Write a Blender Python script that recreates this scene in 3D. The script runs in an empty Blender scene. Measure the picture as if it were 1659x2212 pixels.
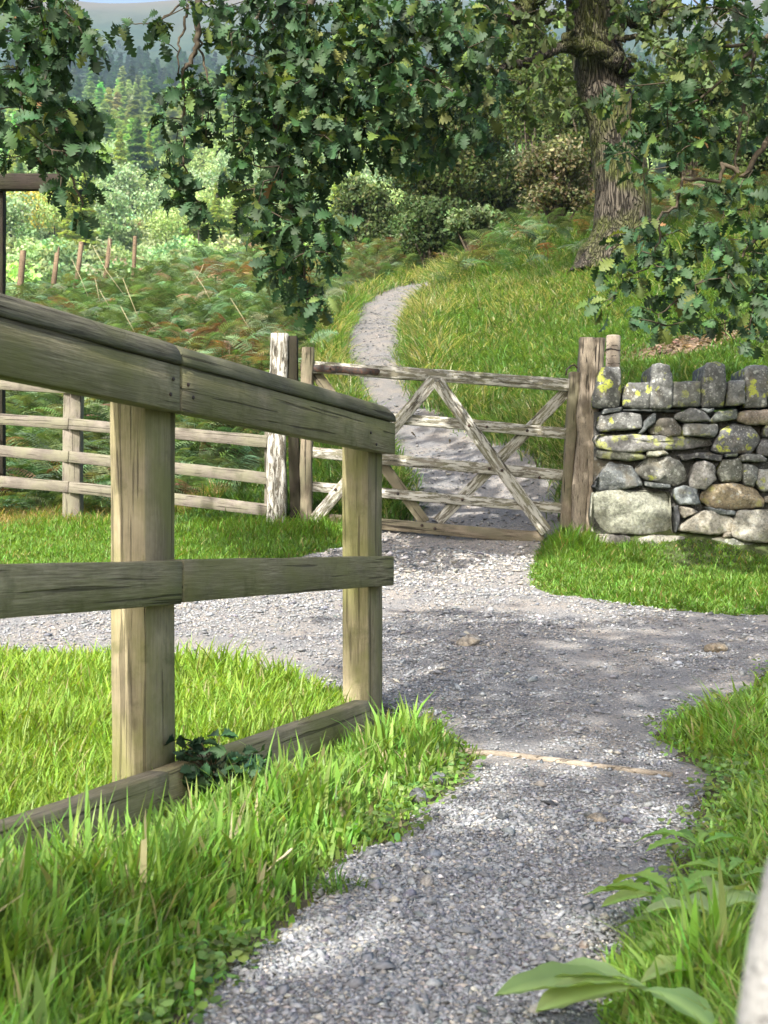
import bpy, math, random
import numpy as np
from mathutils import Vector, Matrix
R = math.radians
rng = np.random.default_rng(7)
random.seed(7)
S = bpy.context.scene
COL = S.collection

# ------------------------------------------------------------------ camera, sky, sun, exposure
F = 2700.0; HX = 829.5; HY = 1178.0; CZ = 0.6     # photo measures (1659 x 2212 frame), camera height
cd = bpy.data.cameras.new('camera'); cam = bpy.data.objects.new('camera', cd); COL.objects.link(cam)
cam.location = (0, 0, CZ); cam.rotation_euler = (R(90), 0, 0)
cd.sensor_fit = 'VERTICAL'; cd.sensor_height = 36; cd.lens = F / 2212 * 36
cd.shift_y = 72 / 2212; cd.clip_start = 0.05; cd.clip_end = 6000
cd.dof.use_dof = True; cd.dof.focus_distance = 4.6; cd.dof.aperture_fstop = 11.5
S.camera = cam
SHADE = [(-1.9, -3.2, 5, .8), (-1.6, -2.3, 5, .6), (-2.8, -3.6, 5, .8), (-1.1, -2.9, 5, .7), (-.5, -3.4, 5, .7), (-3.6, -4.2, 5, .9), (-3.0, -4.8, 4.8, .8), (-1.7, -.4, 5, .7), (-1.1, .4, 5, .7), (-1.0, -.8, 5, .7), (-.3, 1.0, 5, .7), (-1.8, .7, 5, .6), (-.3, -.2, 5, .7), (-1.4, -1.5, 5, .6)]
SUN_EL, SUN_AZ = R(43), R(204)     # azimuth clockwise from +Y (north): behind the camera's left shoulder
w = bpy.data.worlds.new('World'); S.world = w; w.use_nodes = True
nt = w.node_tree; nt.nodes.clear()
sky = nt.nodes.new('ShaderNodeTexSky'); sky.sky_type = 'NISHITA'; sky.sun_disc = False
sky.sun_elevation = SUN_EL; sky.sun_rotation = SUN_AZ; sky.air_density = 1.0; sky.dust_density = 4.5
bg = nt.nodes.new('ShaderNodeBackground'); bg.inputs[1].default_value = 0.15
wo = nt.nodes.new('ShaderNodeOutputWorld')
nt.links.new(sky.outputs[0], bg.inputs[0]); nt.links.new(bg.outputs[0], wo.inputs[0])
sl = bpy.data.lights.new('sun', 'SUN'); sl.energy = 3.9; sl.angle = R(0.53); sl.color = (1, .955, .88)
so = bpy.data.objects.new('sun', sl); COL.objects.link(so)
sd = Vector((math.sin(SUN_AZ) * math.cos(SUN_EL), math.cos(SUN_AZ) * math.cos(SUN_EL), math.sin(SUN_EL)))
so.rotation_euler = sd.to_track_quat('Z', 'Y').to_euler(); so.location = (-8, -8, 12)
S.view_settings.view_transform = 'Standard'; S.view_settings.look = 'None'
S.view_settings.exposure = 1.25; S.view_settings.gamma = 1
S.cycles.max_bounces = 8; S.cycles.transparent_max_bounces = 8; S.cycles.volume_bounces = 0

def P(px, py, d):
    return np.array(((px - HX) / F * d, d, CZ + (HY - py) / F * d))

# ------------------------------------------------------------------ tagging helpers
def tag(o, label=None, cat=None, group=None, kind=None):
    if label: o['label'] = label
    if cat: o['category'] = cat
    if group: o['group'] = group
    if kind: o['kind'] = kind
    return o
def empty(name, loc, label, cat, group=None):
    o = bpy.data.objects.new(name, None); COL.objects.link(o)
    o.location = tuple(float(v) for v in loc); o.empty_display_size = .2
    return tag(o, label, cat, group)
def link(name, me, mat=None, parent=None, local=False):
    o = bpy.data.objects.new(name, me); COL.objects.link(o)
    if mat is not None and not me.materials: me.materials.append(mat)
    if parent is not None:
        o.parent = parent
        if not local:
            m = Matrix.Identity(4); p = parent
            while p is not None:
                m = p.matrix_parent_inverse @ Matrix.Translation(p.location) @ p.rotation_euler.to_matrix().to_4x4() @ m; p = p.parent
            o.matrix_parent_inverse = m.inverted()
    return o
def mesh_np(verts, faces, cols=None, smooth=False):
    """faces: list of (M,k) int arrays; cols: (N,4) per vertex"""
    me = bpy.data.meshes.new('m'); verts = np.ascontiguousarray(verts, dtype=np.float32)
    me.vertices.add(len(verts)); me.vertices.foreach_set('co', verts.ravel())
    faces = [np.asarray(f, dtype=np.int32) for f in faces if len(f)]
    tot = sum(f.size for f in faces); nf = sum(len(f) for f in faces)
    me.loops.add(tot); me.polygons.add(nf)
    me.loops.foreach_set('vertex_index', np.concatenate([f.ravel() for f in faces]))
    ls = []; st = 0
    for f in faces:
        k = f.shape[1]; ls.append(st + np.arange(len(f), dtype=np.int32) * k); st += f.size
    me.polygons.foreach_set('loop_start', np.concatenate(ls).astype(np.int32))
    if smooth: me.polygons.foreach_set('use_smooth', np.ones(nf, dtype=bool))
    if cols is not None:
        a = me.color_attributes.new('col', 'FLOAT_COLOR', 'POINT')
        a.data.foreach_set('color', np.ascontiguousarray(cols, dtype=np.float32).ravel())
    me.update(calc_edges=True)
    return me
def instances(tv, tf, pos, rot, scl, cols=None):
    """tv (k,3), tf list of (m,q); pos (n,3) rot (n,3,3) scl (n,) or (n,3)"""
    n = len(pos); k = len(tv)
    scl = np.asarray(scl, dtype=float)
    if scl.ndim == 1: scl = np.repeat(scl[:, None], 3, 1)
    v = tv[None] * scl[:, None, :]
    v = np.einsum('nij,nkj->nki', rot, v) + pos[:, None, :]
    off = (np.arange(n) * k)[:, None, None]
    fs = [(np.asarray(f)[None] + off).reshape(-1, np.asarray(f).shape[1]) for f in tf]
    c = None if cols is None else np.repeat(cols, k, 0)
    return v.reshape(-1, 3), fs, c
def rot_from_axes(x, z):
    """rotation with local X along x, Z close to z"""
    x = x / np.linalg.norm(x, axis=1, keepdims=True)
    y = np.cross(z, x); y /= np.linalg.norm(y, axis=1, keepdims=True) + 1e-9
    zz = np.cross(x, y)
    return np.stack([x, y, zz], axis=2)
def rand_dirs(n):
    v = rng.normal(size=(n, 3)); return v / np.linalg.norm(v, axis=1, keepdims=True)
def rgba(c, n, var=.15, hue=.0):
    c = np.array(c)[None] * (1 + var * rng.normal(size=(n, 1))) * (1 + hue * rng.normal(size=(n, 3)))
    return np.concatenate([np.clip(c, .002, .95), np.ones((n, 1))], 1)
def merge(parts):
    V, Q, T, C, o = [], [], [], [], 0
    for v, fs, c in parts:
        V.append(v); C.append(c)
        for f in fs: (Q if f.shape[1] == 4 else T).append(f + o)
        o += len(v)
    fs = []
    if Q: fs.append(np.concatenate(Q))
    if T: fs.append(np.concatenate(T))
    return np.concatenate(V), fs, np.concatenate(C)

# cheap value noise used for geometry
_G = rng.normal(size=(64, 64, 64))
def vnoise(p):
    p = np.asarray(p, float); i = np.floor(p).astype(int); f = p - i; f = f * f * (3 - 2 * f)
    r = 0
    for dx in (0, 1):
        for dy in (0, 1):
            for dz in (0, 1):
                wt = np.where(dx, f[..., 0], 1 - f[..., 0]) * np.where(dy, f[..., 1], 1 - f[..., 1]) * np.where(dz, f[..., 2], 1 - f[..., 2])
                r = r + wt * _G[(i[..., 0] + dx) % 64, (i[..., 1] + dy) % 64, (i[..., 2] + dz) % 64]
    return r
def n2(x, y, s=1.0, seed=0.0):
    return vnoise(np.stack([np.asarray(x) * s, np.asarray(y) * s, np.full(np.shape(x), seed + .37)], -1))

# ------------------------------------------------------------------ materials
class NT:
    def __init__(s, name):
        s.m = bpy.data.materials.new(name); s.m.use_nodes = True
        s.t = s.m.node_tree; s.t.nodes.clear(); s.out = s.n('OutputMaterial')
    def n(s, typ, **k):
        nd = s.t.nodes.new('ShaderNode' + typ)
        for a, b in k.items(): setattr(nd, a, b)
        return nd
    def l(s, a, b): s.t.links.new(a, b)
    def set(s, sock, v):
        if hasattr(v, 'is_linked') or hasattr(v, 'links'): s.l(v, sock)
        else:
            if isinstance(v, tuple) and len(v) == 3 and sock.type == 'RGBA': v = v + (1,)
            sock.default_value = v
    def coord(s, which='Object', scale=(1, 1, 1), rnd=False, rot=(0, 0, 0)):
        c = s.n('TexCoord'); m = s.n('Mapping'); s.l(c.outputs[which], m.inputs[0])
        m.inputs['Scale'].default_value = scale; m.inputs['Rotation'].default_value = rot
        if rnd:
            oi = s.n('ObjectInfo'); mu = s.n('VectorMath', operation='SCALE'); cb = s.n('CombineXYZ')
            for i in range(3): s.l(oi.outputs['Random'], cb.inputs[i])
            s.l(cb.outputs[0], mu.inputs[0]); mu.inputs['Scale'].default_value = 37.0
            s.l(mu.outputs[0], m.inputs['Location'])
        return m.outputs[0]
    def noise(s, co, scale=5, detail=4, rough=.55, dist=0):
        n = s.n('TexNoise'); s.l(co, n.inputs['Vector']); n.inputs['Scale'].default_value = scale
        n.inputs['Detail'].default_value = detail; n.inputs['Roughness'].default_value = rough
        n.inputs['Distortion'].default_value = dist
        return n.outputs['Fac']
    def voro(s, co, scale=5, feature='F1', rnd=1.0, out='Distance'):
        n = s.n('TexVoronoi', feature=feature); s.l(co, n.inputs['Vector']); n.inputs['Scale'].default_value = scale
        n.inputs['Randomness'].default_value = rnd
        return n.outputs[out]
    def ramp(s, fac, stops):
        r = s.n('ValToRGB'); s.l(fac, r.inputs[0]); e = r.color_ramp.elements
        while len(e) < len(stops): e.new(.5)
        for el, (p, c) in zip(e, stops):
            el.position = p; el.color = (c, c, c, 1) if not isinstance(c, tuple) else (c + (1,) if len(c) == 3 else c)
        return r.outputs[0]
    def mix(s, fac, a, b, mode='MIX'):
        m = s.n('Mix', data_type='RGBA', blend_type=mode); s.set(m.inputs[0], fac); s.set(m.inputs[6], a); s.set(m.inputs[7], b)
        return m.outputs[2]
    def math(s, op, a, b=0.0, clamp=False):
        m = s.n('Math', operation=op, use_clamp=clamp); s.set(m.inputs[0], a); s.set(m.inputs[1], b); return m.outputs[0]
    def bump(s, h, strength=.5, dist=.01, normal=None):
        b = s.n('Bump'); s.l(h, b.inputs['Height']); b.inputs['Strength'].default_value = strength
        b.inputs['Distance'].default_value = dist
        if normal is not None: s.l(normal, b.inputs['Normal'])
        return b.outputs[0]
    def attr(s, name='col'):
        a = s.n('Attribute', attribute_name=name); return a.outputs['Color'], a.outputs['Alpha']
    def pbr(s, color, rough=.8, spec=.3, normal=None):
        p = s.n('BsdfPrincipled'); s.set(p.inputs['Base Color'], color); s.set(p.inputs['Roughness'], rough)
        p.inputs['Specular IOR Level'].default_value = spec
        if normal is not None: s.l(normal, p.inputs['Normal'])
        return p.outputs[0]
    def done(s, sh): s.l(sh, s.out.inputs[0]); return s.m

def leaf_mat(name, transl=.35, rough=.45, spec=.35, tint=(1.25, 1.25, .5), bump=False):
    g = NT(name); c, a = g.attr()
    co = g.coord('Object'); v = g.noise(co, 9, 2)
    c2 = g.mix(1.0, c, g.ramp(v, [(.3, .8), (.7, 1.2)]), 'MULTIPLY')
    p = g.pbr(c2, rough, spec)
    t = g.n('BsdfTranslucent'); g.l(g.mix(1.0, c2, tint, 'MULTIPLY'), t.inputs[0])
    m = g.n('MixShader'); m.inputs[0].default_value = transl; g.l(p, m.inputs[1]); g.l(t.outputs[0], m.inputs[2])
    return g.done(m.outputs[0])
M_grass = leaf_mat('grass_blade', .45, .42, .3, (1.5, 1.35, .5))
M_leaf = leaf_mat('oak_leaf', .24, .6, .3)
M_far = leaf_mat('tree_foliage', .3, .7, .15)
M_fern = leaf_mat('bracken_frond', .35, .55, .25)

def wood_mat(name, base, dark, alg=None, paint=None, grain=1.0, endpale=None, cracks=.6):
    """local X runs along the grain"""
    g = NT(name)
    co = g.coord('Object', (1, 1, 1), True); cg = g.coord('Object', (1.9, 46, 46), True)
    kn = g.voro(g.coord('Object', (1, 2.2, 2.2), True), 3.1)
    kd = g.n('CombineXYZ'); kf = g.math('MULTIPLY', g.ramp(kn, [(.0, 1), (.05, .7), (.2, 0)]), 3.2); g.l(kf, kd.inputs[1]); g.l(kf, kd.inputs[2])
    ka = g.n('VectorMath', operation='ADD'); g.l(cg, ka.inputs[0]); g.l(kd.outputs[0], ka.inputs[1])
    ring = g.noise(ka.outputs[0], 2.4, 5, .62, 1.1)
    fine = g.noise(g.coord('Object', (4, 120, 120), True), 3.0, 3, .6)
    big = g.noise(co, 3.5, 3, .6); blot = g.noise(co, 11, 5, .65)
    c = g.mix(g.ramp(ring, [(.36, 0), (.46, .75), (.52, .45), (.64, 1)]), dark, base)
    c = g.mix(g.math('MULTIPLY', g.ramp(fine, [(.38, 1), (.56, 0)]), .6), c, tuple(v * .45 for v in dark))
    c = g.mix(g.ramp(big, [(.42, .0), (.62, .6)]), c, tuple(v * .42 for v in base))
    c = g.mix(g.math('MULTIPLY', g.ramp(g.noise(co, 1.7, 6, .7), [(.5, 0), (.66, 1)]), .5), c, tuple(min(1, v * 1.35) for v in base))
    if alg is not None:
        c = g.mix(g.math('MULTIPLY', g.ramp(g.noise(g.coord('Object', (1, 1.6, 1.6), True), 4.2, 5, .6), [(.4, 0), (.62, 1)]), .75), c, alg)
        c = g.mix(g.math('MULTIPLY', g.ramp(blot, [(.56, 0), (.68, 1)]), .55), c, tuple(v * .55 for v in alg))
    crack = g.ramp(g.noise(g.coord('Object', (.9, 34, 34), True), 2.2, 2, .5, .3), [(.345, 0), (.385, 1)])
    c = g.mix(g.math('MULTIPLY', g.math('SUBTRACT', 1.0, crack), cracks), c, (.02, .016, .012))
    # knots
    kr = g.ramp(kn, [(.035, 1), (.075, 0)])
    c = g.mix(g.math('MULTIPLY', kr, .6), c, tuple(v * .4 for v in dark))
    hgt = g.math('ADD', g.math('MULTIPLY', ring, .5), g.math('MULTIPLY', crack, .8))
    hgt = g.math('ADD', hgt, g.math('MULTIPLY', fine, .35))
    if paint is not None:
        pm = g.noise(g.coord('Object', (3.5, 22, 22), True), 2.4, 6, .72, .5)
        f = g.ramp(pm, [(.475, 0), (.525, 1)])
        c = g.mix(f, c, paint)
        hgt = g.math('ADD', hgt, g.math('MULTIPLY', f, .5))
    return g.done(g.pbr(c, .82, .2, g.bump(hgt, .9, .005)))
M_rail = wood_mat('rail_wood', (.35, .315, .20), (.15, .13, .075), alg=(.17, .17, .065))
M_cap = wood_mat('rail_cap_wood', (.18, .17, .12), (.06, .056, .04), alg=(.10, .105, .05))
M_post = wood_mat('post_wood', (.40, .34, .215), (.20, .165, .095), alg=(.19, .19, .065), cracks=.5)
M_slat = wood_mat('slat_wood', (.27, .24, .20), (.13, .112, .092), alg=(.20, .195, .13))
M_gate = wood_mat('gate_wood', (.31, .28, .22), (.15, .13, .10), alg=(.22, .215, .13), paint=(.50, .48, .42))
M_gate2 = wood_mat('gate_wood_bare', (.30, .25, .18), (.14, .115, .08), alg=(.17, .16, .10), cracks=.8)
M_gpost = wood_mat('gate_post_painted', (.26, .235, .18), (.10, .085, .07), paint=(.58, .56, .50), cracks=.9)
M_rpost = wood_mat('shutting_post_wood', (.38, .325, .25), (.19, .15, .11), cracks=.95)
M_dark = wood_mat('dark_timber', (.045, .035, .027), (.02, .016, .012), alg=(.035, .036, .018))  # dark brown, deepened so the colour carries the shade on the frame
M_stake = wood_mat('stake_wood', (.27, .195, .12), (.09, .06, .04))
M_pale = wood_mat('pale_post_wood', (.50, .485, .46), (.33, .315, .29), cracks=.2)
M_kerb = wood_mat('edging_wood', (.30, .26, .17), (.17, .14, .09), alg=(.16, .16, .06))

def iron():
    g = NT('rusty_iron'); co = g.coord('Object', (1, 1, 1), True); n = g.noise(co, 60, 5, .65)
    c = g.mix(g.ramp(n, [(.45, 0), (.65, 1)]), (.03, .026, .024), (.10, .045, .025))
    return g.done(g.pbr(c, .65, .4, g.bump(n, .4, .002)))
M_iron = iron()

def stone_mat():
    g = NT('dry_stone'); c0, al = g.attr()
    co = g.coord('Object'); n = g.noise(co, 14, 8, .68); m = g.noise(co, 55, 6, .7); big = g.noise(co, 5, 3)
    c = g.mix(1.0, c0, g.ramp(n, [(.25, .45), (.5, .95), (.75, 1.5)]), 'MULTIPLY')
    c = g.mix(g.math('MULTIPLY', g.ramp(m, [(.4, 1), (.55, 0)]), .5), c, (.06, .06, .055))
    c = g.mix(g.math('MULTIPLY', g.ramp(big, [(.56, 0), (.68, 1)]), .35), c, (.28, .22, .12))
    # crustose lichens: pale grey-white spots and acid yellow-green patches
    wco = g.n('VectorMath', operation='ADD'); g.l(co, wco.inputs[0])
    nz = g.n('TexNoise'); g.l(co, nz.inputs['Vector']); nz.inputs['Scale'].default_value = 60
    sc = g.n('VectorMath', operation='SCALE'); g.l(nz.outputs['Color'], sc.inputs[0]); sc.inputs['Scale'].default_value = .02
    g.l(sc.outputs[0], wco.inputs[1])
    v1 = g.voro(wco.outputs[0], 24); v2 = g.voro(wco.outputs[0], 13); v3 = g.voro(wco.outputs[0], 55)
    k1 = g.noise(co, 9, 2); k2 = g.noise(g.coord('Object', rot=(.7, .2, .4)), 6.5, 3)
    wh = g.math('MULTIPLY', g.ramp(v1, [(.26, 1), (.33, 0)]), g.ramp(k1, [(.46, 0), (.54, 1)]))
    wh = g.math('MAXIMUM', wh, g.math('MULTIPLY', g.ramp(v3, [(.2, 1), (.3, 0)]), g.ramp(k1, [(.5, 1), (.58, 0)])))
    wh = g.math('MULTIPLY', wh, g.ramp(al, [(0, .35), (1, 1)]))
    c = g.mix(g.math('MULTIPLY', wh, .8), c, (.50, .51, .47))
    ye = g.math('MULTIPLY', g.ramp(v2, [(.40, 1), (.48, 0)]), g.ramp(k2, [(.53, 0), (.57, 1)]))
    ye = g.math('MULTIPLY', ye, g.ramp(al, [(.25, 0), (.7, 1)]))
    ye = g.math('MULTIPLY', ye, g.ramp(g.noise(co, 90, 2), [(.35, 0), (.45, 1)]))
    c = g.mix(ye, c, (.48, .52, .10))
    h = g.math('ADD', n, g.math('MULTIPLY', m, .4))
    return g.done(g.pbr(c, .9, .2, g.bump(h, .8, .02)))
M_stone = stone_mat()

def pebble_mat():
    g = NT('pebble'); c, a = g.attr(); co = g.coord('Object'); n = g.noise(co, 180, 3)
    c = g.mix(1.0, c, g.ramp(n, [(.3, .75), (.7, 1.25)]), 'MULTIPLY')
    return g.done(g.pbr(c, .75, .3))
M_peb = pebble_mat()

def gravel_mat():
    g = NT('gravel'); co = g.coord('Object'); at, al = g.attr()
    a = g.noise(co, 4, 4); b = g.noise(co, 90, 5, .7); v = g.voro(co, 110, out='Color'); vd = g.voro(co, 110)
    vbw = g.n('RGBToBW'); g.l(v, vbw.inputs[0])
    c = g.mix(g.ramp(a, [(.4, 0), (.62, 1)]), (.25, .245, .24), (.35, .31, .265))
    c = g.mix(g.ramp(al, [(0, 0), (1, .8)]), c, (.40, .355, .31))
    c = g.mix(g.ramp(vbw.outputs[0], [(.3, 0), (.75, .7)]), c, (.20, .205, .21))
    c = g.mix(g.ramp(b, [(.58, 0), (.68, .8)]), c, (.48, .46, .43))
    c = g.mix(g.ramp(b, [(.34, .7), (.42, 0)]), c, (.12, .12, .12))
    c = g.mix(1.0, c, at, 'MULTIPLY')
    h = g.math('ADD', b, g.math('MULTIPLY', vd, -1.0))
    return g.done(g.pbr(c, .9, .2, g.bump(h, .8, .012)))
M_gravel = gravel_mat()

def ground_mat():
    g = NT('soil_and_turf'); co = g.coord('Object'); c0, al = g.attr()
    n = g.noise(co, 7, 6, .65); f = g.noise(co, 60, 4, .7)
    c = g.mix(1.0, c0, g.ramp(n, [(.3, .6), (.7, 1.35)]), 'MULTIPLY')
    c = g.mix(g.math('MULTIPLY', g.ramp(f, [(.45, 0), (.6, 1)]), .5), c, (.10, .085, .05))
    return g.done(g.pbr(c, .95, .1, g.bump(f, .8, .03)))
M_ground = ground_mat()

def bark_mat():
    g = NT('oak_bark'); c1 = g.coord('Object', (1, 1, .17)); co = g.coord('Object')
    nz = g.n('TexNoise'); g.l(c1, nz.inputs['Vector']); nz.inputs['Scale'].default_value = 6
    ad = g.n('VectorMath', operation='MULTIPLY_ADD'); g.l(nz.outputs['Color'], ad.inputs[0]); ad.inputs[1].default_value = (.30, .30, .30); g.l(c1, ad.inputs[2])
    v = g.voro(ad.outputs[0], 24, 'DISTANCE_TO_EDGE'); n = g.noise(c1, 24, 6, .7); b = g.noise(co, 1.6, 4)
    plate = g.ramp(v, [(.0, 0), (.18, 1)])
    c = g.mix(plate, (.022, .018, .014), (.125, .108, .085))
    c = g.mix(g.math('MULTIPLY', g.ramp(n, [(.4, 1), (.6, 0)]), .6), c, (.05, .045, .035))
    moss = g.math('MULTIPLY', g.ramp(b, [(.45, 0), (.6, .85)]), g.ramp(n, [(.35, 0), (.5, 1)]))
    c = g.mix(moss, c, (.085, .10, .025))
    h = g.math('ADD', plate, g.math('MULTIPLY', n, .5))
    return g.done(g.pbr(c, .95, .15, g.bump(h, 1.0, .05)))
M_bark = bark_mat()
def twig_mat():
    g = NT('twig_bark'); co = g.coord('Object'); n = g.noise(co, 30, 4)
    return g.done(g.pbr(g.mix(g.ramp(n, [(.3, 0), (.7, 1)]), (.035, .028, .02), (.11, .09, .06)), .9, .2))
M_twig = twig_mat()

def hill_mat():
    g = NT('fellside'); co = g.coord('Object'); c0, al = g.attr()
    a = g.noise(co, .012, 8, .62); b = g.noise(co, .05, 6, .7); d = g.noise(g.coord('Object', (1, .35, 1), rot=(0, 0, .5)), .02, 5, .7)
    c = g.mix(g.ramp(a, [(.4, 0), (.6, 1)]), (.02, .045, .028), (.05, .072, .04))
    c = g.mix(g.ramp(d, [(.5, 0), (.62, .8)]), c, (.022, .042, .022))
    c = g.mix(g.ramp(b, [(.6, 0), (.7, .6)]), c, (.085, .07, .075))
    c = g.mix(al, (.03, .05, .02), c)
    c = g.mix(g.ramp(g.n('Attribute', attribute_name='top').outputs['Fac'], [(.0, 0), (1, .8)]), c, (.115, .09, .06))
    return g.done(g.pbr(c, .95, .1, g.bump(b, .6, 3)))
M_hill = hill_mat()

# ------------------------------------------------------------------ terrain (thin-plate surface through surveyed points)
CP = []
for X in (-6, -3, -1.2, -.2, .6, 1.6, 3, 6):
    for Y in (-5, -2, 0, 1.5): CP.append((X, Y, 0.0 + (.05 if X <= -1.2 and Y > 1 else 0)))
for X in (-.25, .15, .8, 1.4): CP.append((X, 3.2, .01 if X > -.5 else .08))
CP += [(-1.6, 3.0, .08), (-3, 3.2, .12), (3, 3.3, .02), (5, 3.4, 0)]
def cz(Y): return .109 * (Y - 3.4)
for Y in (4.6, 6.0, 7.4):
    for X in (-4, -2, -.6, .6, 1.8, 3.5): CP.append((X, Y, cz(Y) + (.02 * max(0, -X)) - .015 * max(0, X)))
for a in [(610, 1142, 9.1), (300, 1138, 9.5), (0, 1138, 9.9), (-300, 1130, 10.3), (0, 1205, 8), (400, 1195, 8.2),
          (940, 1160, 8.95), (1180, 1170, 8.8), (1300, 1182, 8.6), (1659, 1198, 8.6), (2100, 1205, 8.6),
          (940, 1060, 9.9), (1190, 1070, 9.8), (720, 1090, 9.8),
          (940, 1000, 11), (830, 880, 13.5), (812, 780, 16.5), (812, 700, 20), (850, 650, 24), (920, 611, 28),
          (1180, 985, 10.4), (1110, 915, 12), (1000, 865, 13.5), (1100, 830, 13), (1250, 850, 11.5), (1300, 760, 13),
          (1450, 870, 9.6), (1659, 880, 9.6), (1500, 790, 11), (1659, 740, 11.5), (2100, 800, 11), (1300, 650, 16), (1335, 568, 18),
          (1100, 640, 20), (1050, 565, 25), (1250, 505, 26), (1500, 560, 17), (1659, 630, 14), (2100, 640, 14), (1659, 490, 20),
          (1500, 440, 28), (1250, 450, 33), (1800, 380, 33),
          (300, 1088, 10.8), (0, 1090, 11.4), (-400, 1080, 12), (300, 960, 13), (0, 960, 13.5), (500, 940, 13), (300, 810, 16), (0, 830, 16), (300, 703, 19), (0, 737, 19),
          (550, 712, 19), (300, 676, 21), (0, 702, 21), (-500, 800, 19), (600, 610, 25), (400, 675, 26), (0, 760, 27),
          (700, 900, 13), (715, 765, 17), (770, 650, 24.5), (800, 560, 34), (950, 540, 36), (600, 640, 34), (300, 790, 36), (-600, 800, 36), (-800, 760, 25)]:
    CP.append(tuple(P(*a)))
CP = np.array(CP)
def _phi(r2): return np.where(r2 > 1e-12, r2 * np.log(r2 + 1e-12), 0)
n_ = len(CP)
_A = np.zeros((n_ + 3, n_ + 3)); dd = ((CP[:, None, :2] - CP[None, :, :2]) ** 2).sum(-1)
_A[:n_, :n_] = _phi(dd) + np.eye(n_) * .05; _A[:n_, n_:] = np.c_[np.ones(n_), CP[:, :2]]; _A[n_:, :n_] = _A[:n_, n_:].T
_W = np.linalg.solve(_A, np.r_[CP[:, 2], 0, 0, 0])
def hillz(X, Y):
    X = np.asarray(X, float); Y = np.asarray(Y, float)
    z = np.interp(Y, [-100, 40, 60, 100, 150, 300, 600, 1000, 1500, 1560, 2000], [0, 1.5, 5, 17.5, 33, 84, 195, 385, 657, 660, 560])
    amp = np.clip((Y - 60) / 400, 0, 1)
    z = z + amp * (14 * n2(X, Y, .006, 3) + 5 * n2(X, Y, .02, 5)) + amp ** 2 * 16 * n2(X, Y * .3, .004, 9) * np.clip((1500 - Y) / 300, .1, 1)
    return z
def terrain(X, Y):
    X = np.asarray(X, float); Y = np.asarray(Y, float); sh = X.shape; x = X.ravel(); y = Y.ravel()
    xc = np.clip(x, -14, 16); yc = np.clip(y, -6, 38)
    z = np.empty(len(x))
    for i in range(0, len(x), 20000):
        a = xc[i:i+20000]; b = yc[i:i+20000]
        r2 = (a[:, None] - CP[None, :, 0]) ** 2 + (b[:, None] - CP[None, :, 1]) ** 2
        z[i:i+20000] = _phi(r2) @ _W[:n_] + _W[n_] + _W[n_ + 1] * a + _W[n_ + 2] * b
    z += .012 * n2(x, y, 2.2, 1) * np.clip(y / 4, .3, 3) + .05 * n2(x, y, .7, 2) * np.clip((y - 9) / 6, 0, 1.5)
    t = np.clip((y - 36) / 14, 0, 1); t = t * t * (3 - 2 * t)
    z = z * (1 - t) + hillz(x, y) * t
    return z.reshape(sh)
def hit(px, py, y0=.3, y1=40):
    Ys = np.linspace(y0, y1, 1600); X = (px - HX) / F * Ys; Z = CZ + (HY - py) / F * Ys
    k = np.nonzero(terrain(X, Ys) >= Z)[0]
    k = k[0] if len(k) else len(Ys) - 1
    return np.array((X[k], Ys[k], float(terrain(X[k:k+1], Ys[k:k+1])[0])))
def axis(segs):
    o = []
    for a, b, st in segs: o += list(np.arange(a, b, st))
    return np.array(o + [segs[-1][1]])

# ------------------------------------------------------------------ gravel track outline (photo boundary cast on to the ground)
right_b = [(1310, 2700), (1300, 2212), (1345, 2060), (1440, 1950), (1495, 1800), (1545, 1695), (1480, 1650), (1405, 1600), (1440, 1565), (1560, 1515), (1665, 1450), (1950, 1440), (2300, 1435)]
far_r = [(2300, 1350), (1950, 1345), (1659, 1333), (1500, 1325), (1350, 1308), (1200, 1290), (1140, 1262), (1160, 1195), (1180, 1168)]
thru = [(1222, 1120), (1225, 1040), (1160, 985), (1060, 955), (1000, 925), (930, 885), (885, 835), (872, 780), (868, 730), (880, 690), (905, 650), (960, 612)]
back = [(895, 612), (840, 628), (800, 650), (765, 690), (740, 740), (742, 790), (760, 830), (785, 880), (800, 930), (830, 990), (870, 1050), (885, 1110), (860, 1135), (770, 1165), (700, 1195), (600, 1222), (380, 1245), (0, 1268), (-400, 1275)]
near = [(-400, 1400), (0, 1412), (380, 1440), (600, 1475), (740, 1510), (960, 1570), (1035, 1640), (985, 1705), (900, 1765), (870, 1825), (785, 1835), (700, 1905), (640, 2005), (520, 2085), (410, 2212), (300, 2700)]
POLY = np.array([hit(*p)[:2] for p in right_b + far_r + thru + back + near])
def sdist(X, Y, poly=None):
    """signed distance, positive inside"""
    poly = POLY if poly is None else poly
    x = np.ravel(X); y = np.ravel(Y); ins = np.zeros(len(x), bool); dm = np.full(len(x), 1e9)
    for (x1, y1), (x2, y2) in zip(poly, np.roll(poly, -1, 0)):
        c = ((y1 > y) != (y2 > y)) & (x < (x2 - x1) * (y - y1) / ((y2 - y1) if y2 != y1 else 1e-9) + x1); ins ^= c
        dx, dy = x2 - x1, y2 - y1; t = np.clip(((x - x1) * dx + (y - y1) * dy) / (dx * dx + dy * dy + 1e-12), 0, 1)
        dm = np.minimum(dm, (x - x1 - t * dx) ** 2 + (y - y1 - t * dy) ** 2)
    return np.where(ins, 1, -1) * np.sqrt(dm)

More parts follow.
